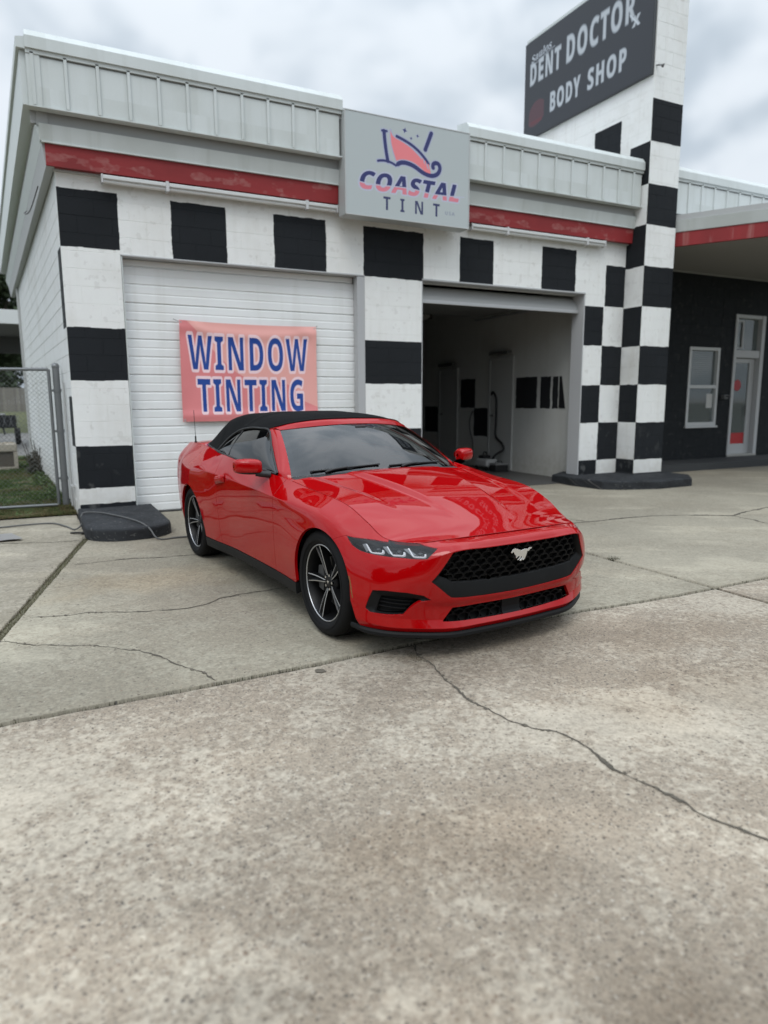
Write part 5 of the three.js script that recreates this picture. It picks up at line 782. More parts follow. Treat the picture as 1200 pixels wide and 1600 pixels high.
// ---------------------------------------------------------------- car: panels cut from the lofts
class Sheet {
  constructor() { this.P = []; this.N = []; this.A = []; this.I = []; }
  static grid(f, a0, a1, na, b0, b1, nb) {
    const m = new Sheet(), e = 0.002;
    for (let j = 0; j <= nb; j++) for (let i = 0; i <= na; i++) { const a = mix(a0, a1, i / na), b = mix(b0, b1, j / nb), p = f(a, b); m.P.push(p); m.A.push([a, b]); const ea = e * (a1 - a0), eb = e * (b1 - b0), bl = Math.max(Math.min(b0, b1), Math.min(b, b - eb)), A = sub(f(a + ea, b), f(a - ea, b)), B = sub(f(a, b + eb > Math.max(b0, b1) ? b : b + eb), f(a, b - eb < Math.min(b0, b1) ? b : b - eb)); m.N.push(nrm(crs(A, B))); }
    for (let j = 0; j < nb; j++) for (let i = 0; i < na; i++) { const a = j * (na + 1) + i; m.I.push(a, a + 1, a + na + 2, a, a + na + 2, a + na + 1); }
    return m;
  }
  flipN() { this.N = this.N.map((n) => [-n[0], -n[1], -n[2]]); const I = this.I; for (let i = 0; i < I.length; i += 3) { const t = I[i]; I[i] = I[i + 1]; I[i + 1] = t; } return this; }
  clip(fn) {                                     // keep where fn(p, params) > 0
    const d = this.P.map((p, i) => fn(p, this.A[i])), I = [], cut = {}, L = (a, b, t) => a.map((v, c) => mix(v, b[c], t));
    const mid = (a, b) => { const k = a < b ? a + '_' + b : b + '_' + a; if (cut[k] !== undefined) return cut[k]; const t = d[a] / (d[a] - d[b]); this.P.push(L(this.P[a], this.P[b], t)); this.N.push(nrm(L(this.N[a], this.N[b], t))); this.A.push(L(this.A[a], this.A[b], t)); return (cut[k] = this.P.length - 1); };
    for (let i = 0; i < this.I.length; i += 3) {
      const t = [this.I[i], this.I[i + 1], this.I[i + 2]], s = t.map((v) => d[v] > 0), n = s[0] + s[1] + s[2];
      if (n === 3) I.push(...t); else if (n > 0) { const poly = []; for (let k = 0; k < 3; k++) { const a = t[k], b = t[(k + 1) % 3]; if (d[a] > 0) poly.push(a); if ((d[a] > 0) !== (d[b] > 0)) poly.push(mid(a, b)); } for (let k = 1; k < poly.length - 1; k++) I.push(poly[0], poly[k], poly[k + 1]); }
    }
    this.I = I; return this;
  }
  move(fn) { const P = this.P.map((p, i) => mad(p, this.N[i], fn(p, this.A[i]))); this.P = P; this.renorm(); return this; }
  renorm() { const g = this.raw(); g.computeVertexNormals(); const n = g.attributes.normal; this.N = this.P.map((_, i) => [n.getX(i), n.getY(i), n.getZ(i)]); }
  raw() { const g = new THREE.BufferGeometry(); g.setAttribute('position', new THREE.Float32BufferAttribute(this.P.flat(), 3)); g.setIndex(this.I); return g; }
  geo(flange = 0, skip) {
    const used = new Map(), P = [], N = [], U = [], I = [];
    for (const i of this.I) { if (!used.has(i)) { used.set(i, P.length / 3); P.push(...this.P[i]); N.push(...this.N[i]); U.push(...this.A[i]); } I.push(used.get(i)); }
    if (flange) {
      const E = new Map(); for (let i = 0; i < this.I.length; i += 3) for (let k = 0; k < 3; k++) { const a = this.I[i + k], b = this.I[i + (k + 1) % 3], q = Math.min(a, b) + '_' + Math.max(a, b); if (E.has(q)) E.set(q, null); else E.set(q, [a, b]); }
      const put = (p, n, a) => { P.push(...p); N.push(...n); U.push(...a); return P.length / 3 - 1; };
      for (const e of E.values()) { if (!e) continue; const [a, b] = e, pa = this.P[a], pb = this.P[b]; if (skip && skip(pa, pb)) continue; const n = nrm(crs(sub(pb, pa), this.N[a])), r = 0.0018;
        const na = nrm(mad(this.N[a], n, 1)), nb = nrm(mad(this.N[b], n, 1));
        const a0 = put(pa, this.N[a], this.A[a]), b0 = put(pb, this.N[b], this.A[b]), a1 = put(mad(mad(pa, this.N[a], -r), n, r * 0.7), n, this.A[a]), b1 = put(mad(mad(pb, this.N[b], -r), n, r * 0.7), n, this.A[b]), a2 = put(mad(mad(pa, this.N[a], -flange), n, r * 0.7), n, this.A[a]), b2 = put(mad(mad(pb, this.N[b], -flange), n, r * 0.7), n, this.A[b]);
        I.push(a0, a1, b0, b0, a1, b1, a1, a2, b1, b1, a2, b2); }
    }
    const g = new THREE.BufferGeometry(); g.setAttribute('position', new THREE.Float32BufferAttribute(P, 3)); g.setAttribute('normal', new THREE.Float32BufferAttribute(N, 3)); g.setAttribute('uv', new THREE.Float32BufferAttribute(U, 2)); g.setIndex(I); return g;
  }
}
const mirrorZ = (g) => { const q = g.clone(); q.applyMatrix4(new THREE.Matrix4().makeScale(1, 1, -1)); const ix = q.index; if (ix) for (let i = 0; i < ix.count; i += 3) { const a = ix.getX(i); ix.setX(i, ix.getX(i + 1)); ix.setX(i + 1, a); } return q; };
// signed distance to a polygon, positive inside
function sdP(poly, x, y) { let d = 1e9, ins = false; for (let i = 0, j = poly.length - 1; i < poly.length; j = i++) { const [ax, ay] = poly[i], [bx, by] = poly[j], ex = bx - ax, ey = by - ay, t = clamp(((x - ax) * ex + (y - ay) * ey) / (ex * ex + ey * ey)); d = Math.min(d, Math.hypot(x - ax - ex * t, y - ay - ey * t)); if ((ay > y) !== (by > y) && x < ax + (y - ay) / (by - ay) * (bx - ax)) ins = !ins; } return ins ? d : -d; }
const symm = (h) => [...h, ...h.slice().reverse().filter((p) => p[0] > 0).map(([a, b]) => [-a, b])];
const GRO = symm([[0, 0.488], [0.25, 0.488], [0.503, 0.486], [0.612, 0.362], [0.478, 0.283], [0.25, 0.270], [0, 0.265]]);
const GRI = symm([[0, 0.484], [0.25, 0.484], [0.494, 0.481], [0.562, 0.384], [0.477, 0.350], [0.25, 0.340], [0, 0.336]]);
const INT = symm([[0, 0.190], [0.25, 0.193], [0.452, 0.196], [0.515, 0.108], [0.25, 0.093], [0, 0.090]]);
const HL = [[1.163, 0.597], [1.001, 0.651], [0.853, 0.705], [0.853, 0.737], [0.75, 0.737], [0.675, 0.733], [0.582, 0.603], [0.619, 0.542], [0.648, 0.496], [0.772, 0.522], [0.906, 0.533], [1.032, 0.541], [1.099, 0.559]];
const VO = [[0.942, 0.269], [0.863, 0.285], [0.733, 0.296], [0.641, 0.29], [0.587, 0.265], [0.651, 0.245], [0.74, 0.144], [0.954, 0.126], [0.985, 0.142]];
const VI = [[0.898, 0.236], [0.777, 0.253], [0.651, 0.2455], [0.742, 0.147], [0.923, 0.136], [0.913, 0.186]];
const MK = [[1.114, 0.322], [1.100, 0.324], [1.069, 0.175], [1.080, 0.172]];
const archF = (p) => { const dx = (p[0] - 0.03), dy = p[1] - 0.335; if (dy < 0) return Math.min(1, (Math.abs(dx) - (dx > 0 ? -dy * 0.4 : 0)) / 0.366 - 1) * 0.366; return (Math.hypot(dx / 0.366, dy / 0.372) - 1) * 0.37; };
const archR = (p) => { const dx = p[0] + 2.665, dy = p[1] - 0.335; if (dy < 0) return (Math.abs(dx) / 0.405 - 1) * 0.4; return (Math.hypot(dx / 0.405, dy / 0.379) - 1) * 0.39; };
const vdiv = (u) => (u < 0.853 ? 0.9 : u < 1.163 ? 0.625 - (u - 0.853) * 0.09 : 0.597 - (u - 1.163) * 0.79);
const doorF = (p) => -0.739 + (p[1] - 0.267) * 0.112, DOORR = -1.882, SILL = 0.272, G = 0.0030;
const V1 = BODY.v1 - 0.002;
const car = thing('convertible_car', 'red convertible sports car with black fabric top parked in front of the garage', 'car', [2.0325, 0, 5.4779], (5.428 - 90) * R);
{
  const flake = texture(256, 256, (x, y, o) => { o[0] = o[1] = o[2] = 0.5 + 0.5 * (vn(x * 0.9, y * 0.9) - 0.5); }, false);
  const paint = mat([0.345, 0.0006, 0.0018], 0.5, { clearcoat: 0.8, clearcoatRoughness: 0.01, specularIntensity: 0.0 });
  const black = mat([0.012, 0.012, 0.0125], 0.55), gloss = mat([0.008, 0.008, 0.009], 0.12, { clearcoat: 1, clearcoatRoughness: 0.05 }), satin = mat([0.0075, 0.0078, 0.0082], 0.55, { specularIntensity: 0.35 }), dark = mat([0.006, 0.006, 0.006], 0.9);
  const fab = texture(256, 256, (x, y, o) => { const w = ((x + (y & 2)) & 3) < 2 ? 0.62 : 0.4; o[0] = o[1] = o[2] = w + (vn(x * 0.8, y * 0.8) - 0.5) * 0.3; }, false); fab.repeat.set(6, 6);
  const fabric = mat([0.0042, 0.0044, 0.0048], 0.93, { specularIntensity: 0.25, sheen: 0.04, sheenRoughness: 0.6, sheenColor: new THREE.Color(0.25, 0.26, 0.28), bumpMap: fab, bumpScale: 0.0006 });
  const tint = mat([0.055, 0.06, 0.064], 0.0, { transmission: 1, ior: 1.55 }), screenM = mat([0.15, 0.17, 0.18], 0.0, { transmission: 1, ior: 1.62 }), lensM = mat([0.6, 0.61, 0.62], 0.02, { transmission: 1, ior: 1.38 });
  const alloy = mat([0.60, 0.60, 0.61], 0.42, { metalness: 1 }), chrome = mat([0.78, 0.78, 0.79], 0.12, { metalness: 1 }), rubber = mat([0.007, 0.007, 0.0075], 0.75, { specularIntensity: 0.4 });
  const both = (name, sheetGeo, m, parent = car) => { const a = mesh(name, sheetGeo, m, parent), b = mesh(name, mirrorZ(sheetGeo), m, parent); return [a, b]; };
  const bodyP = (u, v) => BODY.p(u, v), A = (a) => Math.abs(a);
  const bg = (...a) => { const s = Sheet.grid(bodyP, ...a); return NS < 0 ? s.flipN() : s; };
  { // front bumper skin
    const s = bg(-1.36, 1.36, 560, 0, V1, 150);
    s.clip((p, [u, v]) => V1 - 0.005 - v).clip((p, [u, v]) => vdiv(A(u)) - v - G * 0.5).clip((p) => archF(p)).clip((p, [u, v]) => -sdP(GRO, u, v)).clip((p, [u, v]) => -sdP(INT, u, v)).clip((p, [u, v]) => -sdP(HL, A(u), v)).clip((p, [u, v]) => -sdP(VO, A(u), v)).clip((p, [u, v]) => -sdP(MK, A(u), v));
    mesh('front_bumper', s.geo(0.022), paint, car);
  }
  { // black frame of the main opening, sinking towards the mesh
    const s = bg(-0.66, 0.66, 240, 0.24, 0.53, 70), depth = (u, v) => { const i = sdP(GRI, u, v), o = sdP(GRO, u, v); return i > 0 ? 0.05 : mix(0.004, 0.034, Math.pow(clamp(o / (o - i + 1e-6)), 1.4)); };
    s.clip((p, [u, v]) => sdP(GRO, u, v) + 0.002).clip((p, [u, v]) => -sdP(GRI, u, v)).clip((p, [u, v]) => 0.478 - v); s.move((p, [u, v]) => -depth(u, v)); mesh('grille_frame', s.geo(0.03), satin, car);
    const comb = (poly, w, h, off, v0, v1, skip) => {
      const q = new QB(), fr = (u, v, d) => mad(BODY.p(u, v), BODY.n(u, v), (nsign(u, v)) * d);
      const seg = (a, b) => { const mu = (a[0] + b[0]) / 2, mv = (a[1] + b[1]) / 2; if (sdP(poly, mu, mv) < -0.004 || (skip && skip(mu, mv))) return; const t = Math.hypot(b[0] - a[0], b[1] - a[1]), nx = -(b[1] - a[1]) / t * 0.0022, ny = (b[0] - a[0]) / t * 0.0022; const c = [[a[0] + nx, a[1] + ny], [b[0] + nx, b[1] + ny], [b[0] - nx, b[1] - ny], [a[0] - nx, a[1] - ny]], F = c.map(([u, v]) => fr(u, v, -off)), K = c.map(([u, v]) => fr(u, v, -off - 0.03)); q.quad(...F); q.quad(F[0], F[1], K[1], K[0]); q.quad(F[3], F[2], K[2], K[3]); };
      let row = 0; for (let v = v0; v < v1; v += h, row++) for (let k = -14; k <= 14; k++) { const u = (k + (row % 2) * 0.5) * w, W = w / 2, e = W * 0.66, H = h / 2; seg([u - e, v + H], [u + e, v + H]); seg([u + e, v + H], [u + W + (W - e) * 0.0, v]); seg([u - e, v + H], [u - W, v]); seg([u + W, v], [u + e, v - H]); seg([u - W, v], [u - e, v - H]); if (row === 0) seg([u - e, v - H], [u + e, v - H]); }
      return q.geo();
    };
    const nsign = () => NS, meshM = mat([0.005, 0.005, 0.0055], 0.5, { specularIntensity: 0.35 });
    mesh('grille_mesh', comb(GRI, 0.078, 0.0255, 0.036, 0.345, 0.49), meshM, car);
    const back = bg(-0.66, 0.66, 120, 0.24, 0.53, 40); back.clip((p, [u, v]) => sdP(GRO, u, v)); back.move(() => -0.085); mesh('radiator', back.geo(-0.055), dark, car);
    mesh('intake_mesh', comb(INT, 0.078, 0.0255, 0.030, 0.098, 0.20, (u) => A(u) < 0.075), meshM, car);
    const b2 = bg(-0.56, 0.56, 120, 0.06, 0.22, 30); b2.clip((p, [u, v]) => sdP(INT, u, v) + 0.004); b2.move(() => -0.07); mesh('intake_back', b2.geo(-0.045), dark, car);
    const sn = bg(-0.072, 0.072, 20, 0.092, 0.188, 14); sn.move(() => -0.024); mesh('sensor_panel', sn.geo(0.02), meshM, car);
  }
  { // corner vents
    const f = bg(0.56, 1.02, 150, 0.10, 0.32, 70); f.clip((p, [u, v]) => sdP(VO, u, v) + 0.001).clip((p, [u, v]) => -sdP(VI, u, v)); f.move((p, [u, v]) => { const i = sdP(VI, u, v), o = sdP(VO, u, v); return -mix(0.003, 0.028, clamp(o / (o - i + 1e-6))); }); both('vent_frame', f.geo(0.04), satin);
    const b = bg(0.56, 1.02, 60, 0.10, 0.32, 30); b.clip((p, [u, v]) => sdP(VO, u, v)); b.move(() => -0.06); both('vent_back', b.geo(-0.04), dark);
    const fins = []; for (const v of [0.165, 0.19, 0.215]) { const q = bg(0.64, 0.92, 40, v - 0.002, v + 0.002, 2); q.clip((p, [u, w]) => sdP(VI, u, w)); q.move(() => -0.04); fins.push(q.geo(0.02)); } both('vent_fin', merge(fins), satin);
    const m = bg(1.05, 1.13, 20, 0.16, 0.34, 30); m.clip((p, [u, v]) => sdP(MK, u, v) - 0.001); m.move(() => -0.001); both('side_marker', m.geo(0.01), mat([0.20, 0.055, 0.005], 0.15, { clearcoat: 1 }));
  }
  { // headlamps
    const cover = bg(0.55, 1.19, 200, 0.48, 0.739, 90); cover.clip((p, [u, v]) => sdP(HL, u, v) - 0.0015); cover.move(() => -0.001);
    const house = bg(0.55, 1.19, 120, 0.48, 0.739, 60); house.clip((p, [u, v]) => sdP(HL, u, v) + 0.002); house.move((p, [u, v]) => -0.012 - 0.035 * sst(0, 0.03, sdP(HL, u, v)));
    const lens = cover.geo(0.012), hs = house.geo(), drl = mat([0.86, 0.87, 0.88], 0.25, { emissive: new THREE.Color(0.9, 0.93, 1.0), emissiveIntensity: 0.45 }), grey = mat([0.36, 0.37, 0.38], 0.4), eye = mat([0.02, 0.021, 0.023], 0.1, { clearcoat: 1 });
    const mods = [];
    for (const [k, M] of [[0, [[1.039, 0.606], [1.008, 0.613], [0.967, 0.551], [0.889, 0.56], [0.884, 0.572], [0.889, 0.629]]], [1, [[0.89, 0.645], [0.862, 0.65], [0.836, 0.555], [0.772, 0.556], [0.768, 0.572], [0.768, 0.645]]], [2, [[0.766, 0.660], [0.744, 0.663], [0.727, 0.548], [0.664, 0.532], [0.659, 0.545], [0.657, 0.623]]]]) {
      const [a, b, c, d, e, f] = M, band = (pts, w, dp, th) => { const q = new QB(), n = pts.length; const L = [], Rr = []; for (let i = 0; i < n; i++) { const p0 = pts[Math.max(0, i - 1)], p1 = pts[Math.min(n - 1, i + 1)], t = Math.hypot(p1[0] - p0[0], p1[1] - p0[1]), nx = -(p1[1] - p0[1]) / t * w / 2, ny = (p1[0] - p0[0]) / t * w / 2; L.push([pts[i][0] + nx, pts[i][1] + ny]); Rr.push([pts[i][0] - nx, pts[i][1] - ny]); } const F = ([u, v], d2) => mad(BODY.p(u, v), BODY.n(u, v), NS * d2); for (let i = 0; i < n - 1; i++) { q.quad(F(L[i], -dp), F(L[i + 1], -dp), F(Rr[i + 1], -dp), F(Rr[i], -dp)); q.quad(F(L[i], -dp), F(L[i + 1], -dp), F(L[i + 1], -dp - th), F(L[i], -dp - th)); q.quad(F(Rr[i], -dp), F(Rr[i + 1], -dp), F(Rr[i + 1], -dp - th), F(Rr[i], -dp - th)); } return q.geo(); };
      const cor = (p, q, r, n = 5, k2 = 0.16) => { const o = []; for (let i = 0; i <= n; i++) { const t = i / n, a1 = [mix(p[0], q[0], 1 - k2 * (1 - t) * 0 - 0), 0]; const A1 = [mix(q[0], p[0], k2), mix(q[1], p[1], k2)], B1 = [mix(q[0], r[0], k2), mix(q[1], r[1], k2)]; const x = (1 - t) * (1 - t) * A1[0] + 2 * t * (1 - t) * q[0] + t * t * B1[0], y = (1 - t) * (1 - t) * A1[1] + 2 * t * (1 - t) * q[1] + t * t * B1[1]; o.push([x, y]); } return o; };
      const path = [b, ...cor(b, c, d), ...cor(c, d, f, 5, 0.2), [mix(d[0], f[0], 0.45), mix(d[1], f[1], 0.45)]];
      mods.push([band(path, 0.0072, 0.014, 0.02), drl, 'light_strip']);
      mods.push([band([[(a[0] + b[0]) / 2 + 0.004, (a[1] + b[1]) / 2], [(a[0] + b[0]) / 2 - 0.034, mix(a[1], c[1], 0.86)]], 0.027, 0.020, 0.012), grey, 'reflector']);
      const cu = (c[0] + f[0]) / 2 - 0.004, cv = (c[1] + f[1]) / 2 + 0.004; const P0 = mad(BODY.p(cu, cv), BODY.n(cu, cv), -NS * 0.034);
      mods.push([new THREE.SphereGeometry(0.021, 18, 12).scale(1, 0.8, 1.2).translate(...P0), eye, 'projector']);
    }
    for (const sg of [1, -1]) { const h = part('headlight', car), g = (q) => (sg > 0 ? q : mirrorZ(q)); mesh('lens', g(lens), lensM, h); mesh('lamp_housing', g(hs), black, h); for (const [q, m, n] of mods) mesh(n, g(q.index ? q : mergeVertices(q)), m, h); }
  }
  { // chin spoiler
    const q = new QB(), n = 120, pr = [[-0.01, 0.004], [0.012, 0.0], [0.022, -0.012], [0.022, -0.028], [0.010, -0.036], [-0.05, -0.034]], row = [];
    for (let i = 0; i <= n; i++) { const u = mix(-1.098, 1.098, i / n), p = BODY.p(u, 0.0), t = nrm(sub(BODY.p(u + 0.01, 0), BODY.p(u - 0.01, 0))), o = nrm([t[2], 0, -t[0]]), k = 1 - 0.7 * sst(0.95, 1.1, A(u)); row.push(pr.map(([a, b]) => [p[0] + o[0] * a * k, p[1] + b * (0.6 + 0.4 * k) + 0.003, p[2] + o[2] * a * k])); }
    for (let i = 0; i < n; i++) for (let k = 0; k < pr.length - 1; k++) q.quad(row[i][k], row[i + 1][k], row[i + 1][k + 1], row[i][k + 1]);
    mesh('chin_spoiler', toCreasedNormals(q.geo(), 0.6), satin, car);
  }
  { // wings, doors, rear quarters, sills, tail
    const w = bg(0.845, 2.26, 300, 0.02, V1, 130); w.clip((p, [u, v]) => Math.max(v - vdiv(u), -1) - G * 0.5).clip((p) => p[0] - doorF(p) - G).clip((p) => archF(p)).clip((p, [u, v]) => -sdP(HL, u, v)).clip((p) => p[1] - SILL + 0.06 * sst(-0.35, 0, p[0])); both('front_wing', w.geo(0.02), paint);
    const d = bg(2.1, 3.42, 240, 0.02, V1, 120); d.clip((p) => doorF(p) - p[0] - G).clip((p) => p[0] - DOORR - G).clip((p) => p[1] - SILL - 0.002);
    const doors = both('door', d.geo(0.02), paint);
    const q = bg(3.3, 5.35, 320, 0.02, V1, 130); q.clip((p) => DOORR - p[0] - G).clip((p) => archR(p)).clip((p, [u, v]) => (p[1] > SILL || p[0] < -2.7 ? 0.01 : -1) + (p[0] > -2.66 ? p[1] - SILL - 0.01 : 0)).clip((p) => Math.max(p[0] + 3.36, p[1] - 0.80) - G); both('rear_quarter', q.geo(0.02), paint);
    const t = bg(4.8, BODY.u1, 160, 0, V1, 90); t.clip((p) => -Math.max(p[0] + 3.36, p[1] - 0.80) - G).clip((p) => archR(p)); both('rear_bumper', t.geo(0.02), paint);
    const tp = bg(5.2, BODY.u1, 80, 0, V1, 60); tp.clip((p, [u]) => u - 5.349).clip((p) => p[1] - 0.80); both('tail_panel', tp.geo(0.02), black);
    for (const k of [0, 1, 2]) { const l = bg(5.6 + k * 0.12, 5.66 + k * 0.12, 8, 0.6, 0.69, 12); l.move(() => 0.006); both('tail_light', l.geo(0.01), mat([0.25, 0.005, 0.008], 0.15, { clearcoat: 1 })); }
    // dark seals that show in the gaps between panels
    const slit = (u0, u1, f, w, extra) => { const s = bg(u0, u1, 160, 0.06, V1 + 0.001, 120); s.clip((p, q) => w - Math.abs(f(p, q))); for (const e of extra || []) s.clip(e); s.move(() => -0.007); both('panel_seal', s.geo(), dark); };
    slit(2.08, 2.26, (p) => p[0] - doorF(p), 0.007, [(p) => p[1] - SILL]); slit(3.28, 3.46, (p) => p[0] - DOORR, 0.007, [(p) => p[1] - SILL]);
    slit(1.16, 1.32, (p, [u, v]) => v - vdiv(u), 0.006, [(p) => archF(p)]); slit(4.8, 5.6, (p) => Math.max(p[0] + 3.36, p[1] - 0.80), 0.006, [(p) => archR(p)]);
    const hs = Sheet.grid(hoodP, 0.0, 1, 200, 0.97, 1.0, 6); if (hs.N[500][1] < 0) hs.flipN(); hs.move(() => -0.008); both('hood_seal', hs.geo(), dark);
    const hf = Sheet.grid(hoodP, -0.008, 0.024, 8, -1, 1, 120); if (hf.N[100][1] < 0) hf.flipN(); hf.move(() => -0.012); mesh('hood_seal', hf.geo(), dark, car);
    // black sill with a step at the rear
    const s = bg(1.75, 4.0, 220, 0.0, 0.10, 24); s.clip((p) => archF(p) - 0.004).clip((p) => archR(p) - 0.004).clip((p) => SILL - 0.004 - p[1]); s.move((p) => 0.008 + 0.012 * sst(0.27, 0.20, p[1])); both('sill', s.geo(0.06), satin);
    // door handles, mirrors
    for (const sg of [0, 1]) {
      const hp = (u, v, o) => { const a = BODY.p(u, v), n = BODY.n(u, v); return mad(a, n, NS * o); };
      const g1 = Sheet.grid((a, b) => { const P = hp(3.345 - a * 0.195, 0.548 + a * 0.025 + b * 0.042, 0.004 + 0.026 * Math.pow(Math.sin(Math.PI * b), 0.5) * Math.pow(Math.min(1, Math.sin(Math.PI * clamp(a, 0.001, 0.999)) * 1.7), 0.5)); return P; }, 0, 1, 40, 0, 1, 20);
      if (NS < 0) g1.flipN(); g1.renorm(); const h = g1.geo(); mesh('handle', sg ? mirrorZ(h) : h, paint, doors[sg]);
      const mr = part('door_mirror', car), M = (g) => (sg ? mirrorZ(g) : g);
      // housing: rounded wedge, full in front and cut flat behind
      const cap = Sheet.grid((a, b) => { const th = a * 2 * Math.PI, ph = (b - 0.5) * Math.PI, c = Math.cos(ph), e = 0.62, pw = (v, k) => Math.sign(v) * Math.pow(Math.abs(v), k); let z = pw(Math.sin(ph), 0.9) * 0.090, y = pw(Math.sin(th), e) * pw(c, 0.28) * 0.060, x = pw(Math.cos(th), e) * pw(c, 0.36) * 0.085; const o = (z + 0.09) / 0.18; y *= 1 - 0.10 * o; y += 0.012 * (1 - o) * 0 - 0.006 * (1 - o); x = x > 0 ? x * (1 - 0.25 * o) : x * 0.55; x -= 0.05 * o; return [-0.93 + x, 1.020 + y, 1.004 + z]; }, 0, 1, 56, 0.001, 0.999, 40);
      cap.renorm(); const top = new Sheet(); Object.assign(top, { P: cap.P.slice(), N: cap.N.slice(), A: cap.A.slice(), I: cap.I.slice() }); top.clip((p) => p[1] - 0.977); const low = new Sheet(); Object.assign(low, { P: cap.P.slice(), N: cap.N.slice(), A: cap.A.slice(), I: cap.I.slice() }); low.clip((p) => 0.9755 - p[1]);
      mesh('mirror_cap', M(top.geo()), paint, mr); mesh('mirror_base', M(low.geo()), black, mr);
      mesh('mirror_arm', M(merge([tubeTo([[-0.905, 0.972, 0.955], [-0.89, 0.962, 0.905], [-0.875, 0.955, 0.855]], 0.024)])), black, mr);
      mesh('mirror_glass', M(new THREE.CircleGeometry(0.05, 24).scale(1.5, 0.9, 1).rotateY(-Math.PI / 2).translate(-1.001, 1.018, 1.004)), chrome, mr);
    }
  }
  { // hood, cowl, screen, header, pillars
    const h = Sheet.grid((s, t) => hoodP(s, t), 0.0135, 0.998, 200, -0.994, 0.994, 220); if (h.N[500][1] < 0) h.flipN(); mesh('hood', h.geo(0.02), paint, car);
    const c = Sheet.grid((s, t) => { const a = hoodP(0.985, t * 0.97), b = screenP(0.015, t); const p = lerp3(a, b, s); p[1] -= 0.022 * (1 - s) + 0.006; if (s > 0.99) p[1] += 0.0; return p; }, 0, 1, 6, -1, 1, 60); if (c.N[50][1] < 0) c.flipN(); mesh('cowl', c.geo(), black, car);
    const w = Sheet.grid(screenP, 0, 1, 40, -1, 1, 60); if (w.N[500][1] < 0) w.flipN(); mesh('windscreen', w.geo(0.004), screenM, car);
    const fr = (s, t) => s; // dark printed border of the screen
    const bd = Sheet.grid(screenP, 0, 1, 60, -1, 1, 90); if (bd.N[500][1] < 0) bd.flipN(); bd.clip((p, [s, t]) => -sdP([[0.05, -0.955], [0.955, -0.945], [0.955, 0.945], [0.05, 0.955]], s, t)); bd.move(() => -0.006); mesh('screen_border', bd.geo(), gloss, car);
    const edge = (t) => { const a = A(t), p = TOPL.p(0.0, TOPL.v1 * (1 - a)); if (t < 0) p[2] *= -1; return p; };
    const hd = Sheet.grid((s, t) => { const a = screenP(1.0, t), b = edge(t), p = lerp3(a, b, s); p[1] += 0.012 * Math.sin(Math.PI * clamp(s)) + 0.004 * (1 - s); return p; }, 0, 1, 12, -1, 1, 90); hd.renorm(); if (hd.N[500][1] < 0) { hd.flipN(); } mesh('windscreen_header', hd.geo(0.012), paint, car);
    const gt = (x) => { for (let i = 0; i < 3; i++) if (x >= i && x <= i + 1) return lerp3(GTOP[i], GTOP[i + 1], x - i); return GTOP[3]; };
    const pl = Sheet.grid((s, t) => { const k = mix(-0.02, 1.0, s), a = screenP(clamp(k), 1), b0 = lerp3([-0.845, 0.955, 0.806], [-1.40, 1.260, 0.637], clamp(k)), p = lerp3(a, b0, t); const o = 0.009 * Math.sin(Math.PI * clamp(t)); p[1] += o * 0.6; p[2] += o * 0.9; p[0] += o * 0.5; if (k < 0.04) p[1] -= (0.04 - k) * 0.5; return p; }, 0, 1, 40, 0, 1, 12); pl.renorm(); if (pl.N[200][2] < 0) pl.flipN(); both('windscreen_pillar', pl.geo(0.012), paint);
    // corner filler between wing, pillar foot and door
    const fl = Sheet.grid((s, t) => { const a = BODY.p(mix(BODY.at(9) - 0.03, BODY.at(10) - 0.02, s), BODY.v1 - 0.003), b = lerp3([-0.70, 0.938, 0.70], [-0.86, 0.955, 0.80], s), p = lerp3(a, b, t); p[1] -= 0.010 * t; return p; }, 0, 1, 12, 0, 1, 8); fl.renorm(); if (fl.N[20][1] < 0) fl.flipN(); both('pillar_foot', fl.geo(), paint);
    // wipers
    for (const [z0, z1, x0] of [[0.62, 0.10, 0], [0.02, -0.52, 0.0]]) { const P = (z, s) => { const p = screenP(s, z / 0.74); p[1] += 0.014; return p; }; mesh('wiper', [tube([P(z0, 0.03), P(mix(z0, z1, 0.5), 0.045), P(z1, 0.06)], 0.007, 24, 6), tube([P(z0 - 0.1, 0.0), P(mix(z0, z1, 0.3), 0.03), P(mix(z0, z1, 0.5), 0.05)], 0.010, 16, 6)], black, car); }
    mesh('inner_mirror', [cbox(-1.06, -1.0, 1.205, 1.255, -0.11, 0.11, 0.02).translate(-0.06, -0.0, 0), cbox(-1.06, -1.02, 1.25, 1.29, -0.05, 0.05, 0.01)], black, car);
  }
  { // fabric top and side glass
    const f = Sheet.grid((u, v) => { const p = TOPL.p(u, A(v)); if (v < 0) p[2] *= -1; return p; }, 0.004, TOPL.u1, 150, 0.0, TOPL.v1, 50); if (f.N[4000][1] < 0) f.flipN();
    f.move((p, [u, v]) => 0.004 * Math.exp(-Math.pow((u - 0.62) / 0.05, 2)) + 0.004 * Math.exp(-Math.pow((u - 1.18) / 0.05, 2)) - 0.003 * sst(0.05, 0.0, v) + 0.0025 * (fbm(u * 5, v * 5, 2) - 0.5) + 0.008 * sst(0.05, 0.0, u));
    const fg = f.geo(0.015, (a, b) => A(a[2]) < 0.002 && A(b[2]) < 0.002), ft = part('fabric_top', car); mesh('fabric_skin', merge2(fg, mirrorZ(fg)), fabric, ft);
    const seam = (u) => { const l = []; for (let i = 0; i <= 20; i++) { const p = TOPL.p(u, TOPL.v1 * i / 20); p[1] += 0.002; l.push(p); } const r2 = l.slice(0, -1).reverse().map(([x, y, z]) => [x, y, -z]); return tube([...l, ...r2], 0.0035, 80, 5); }; mesh('seam', [seam(0.62), seam(1.18)], fabric, ft);
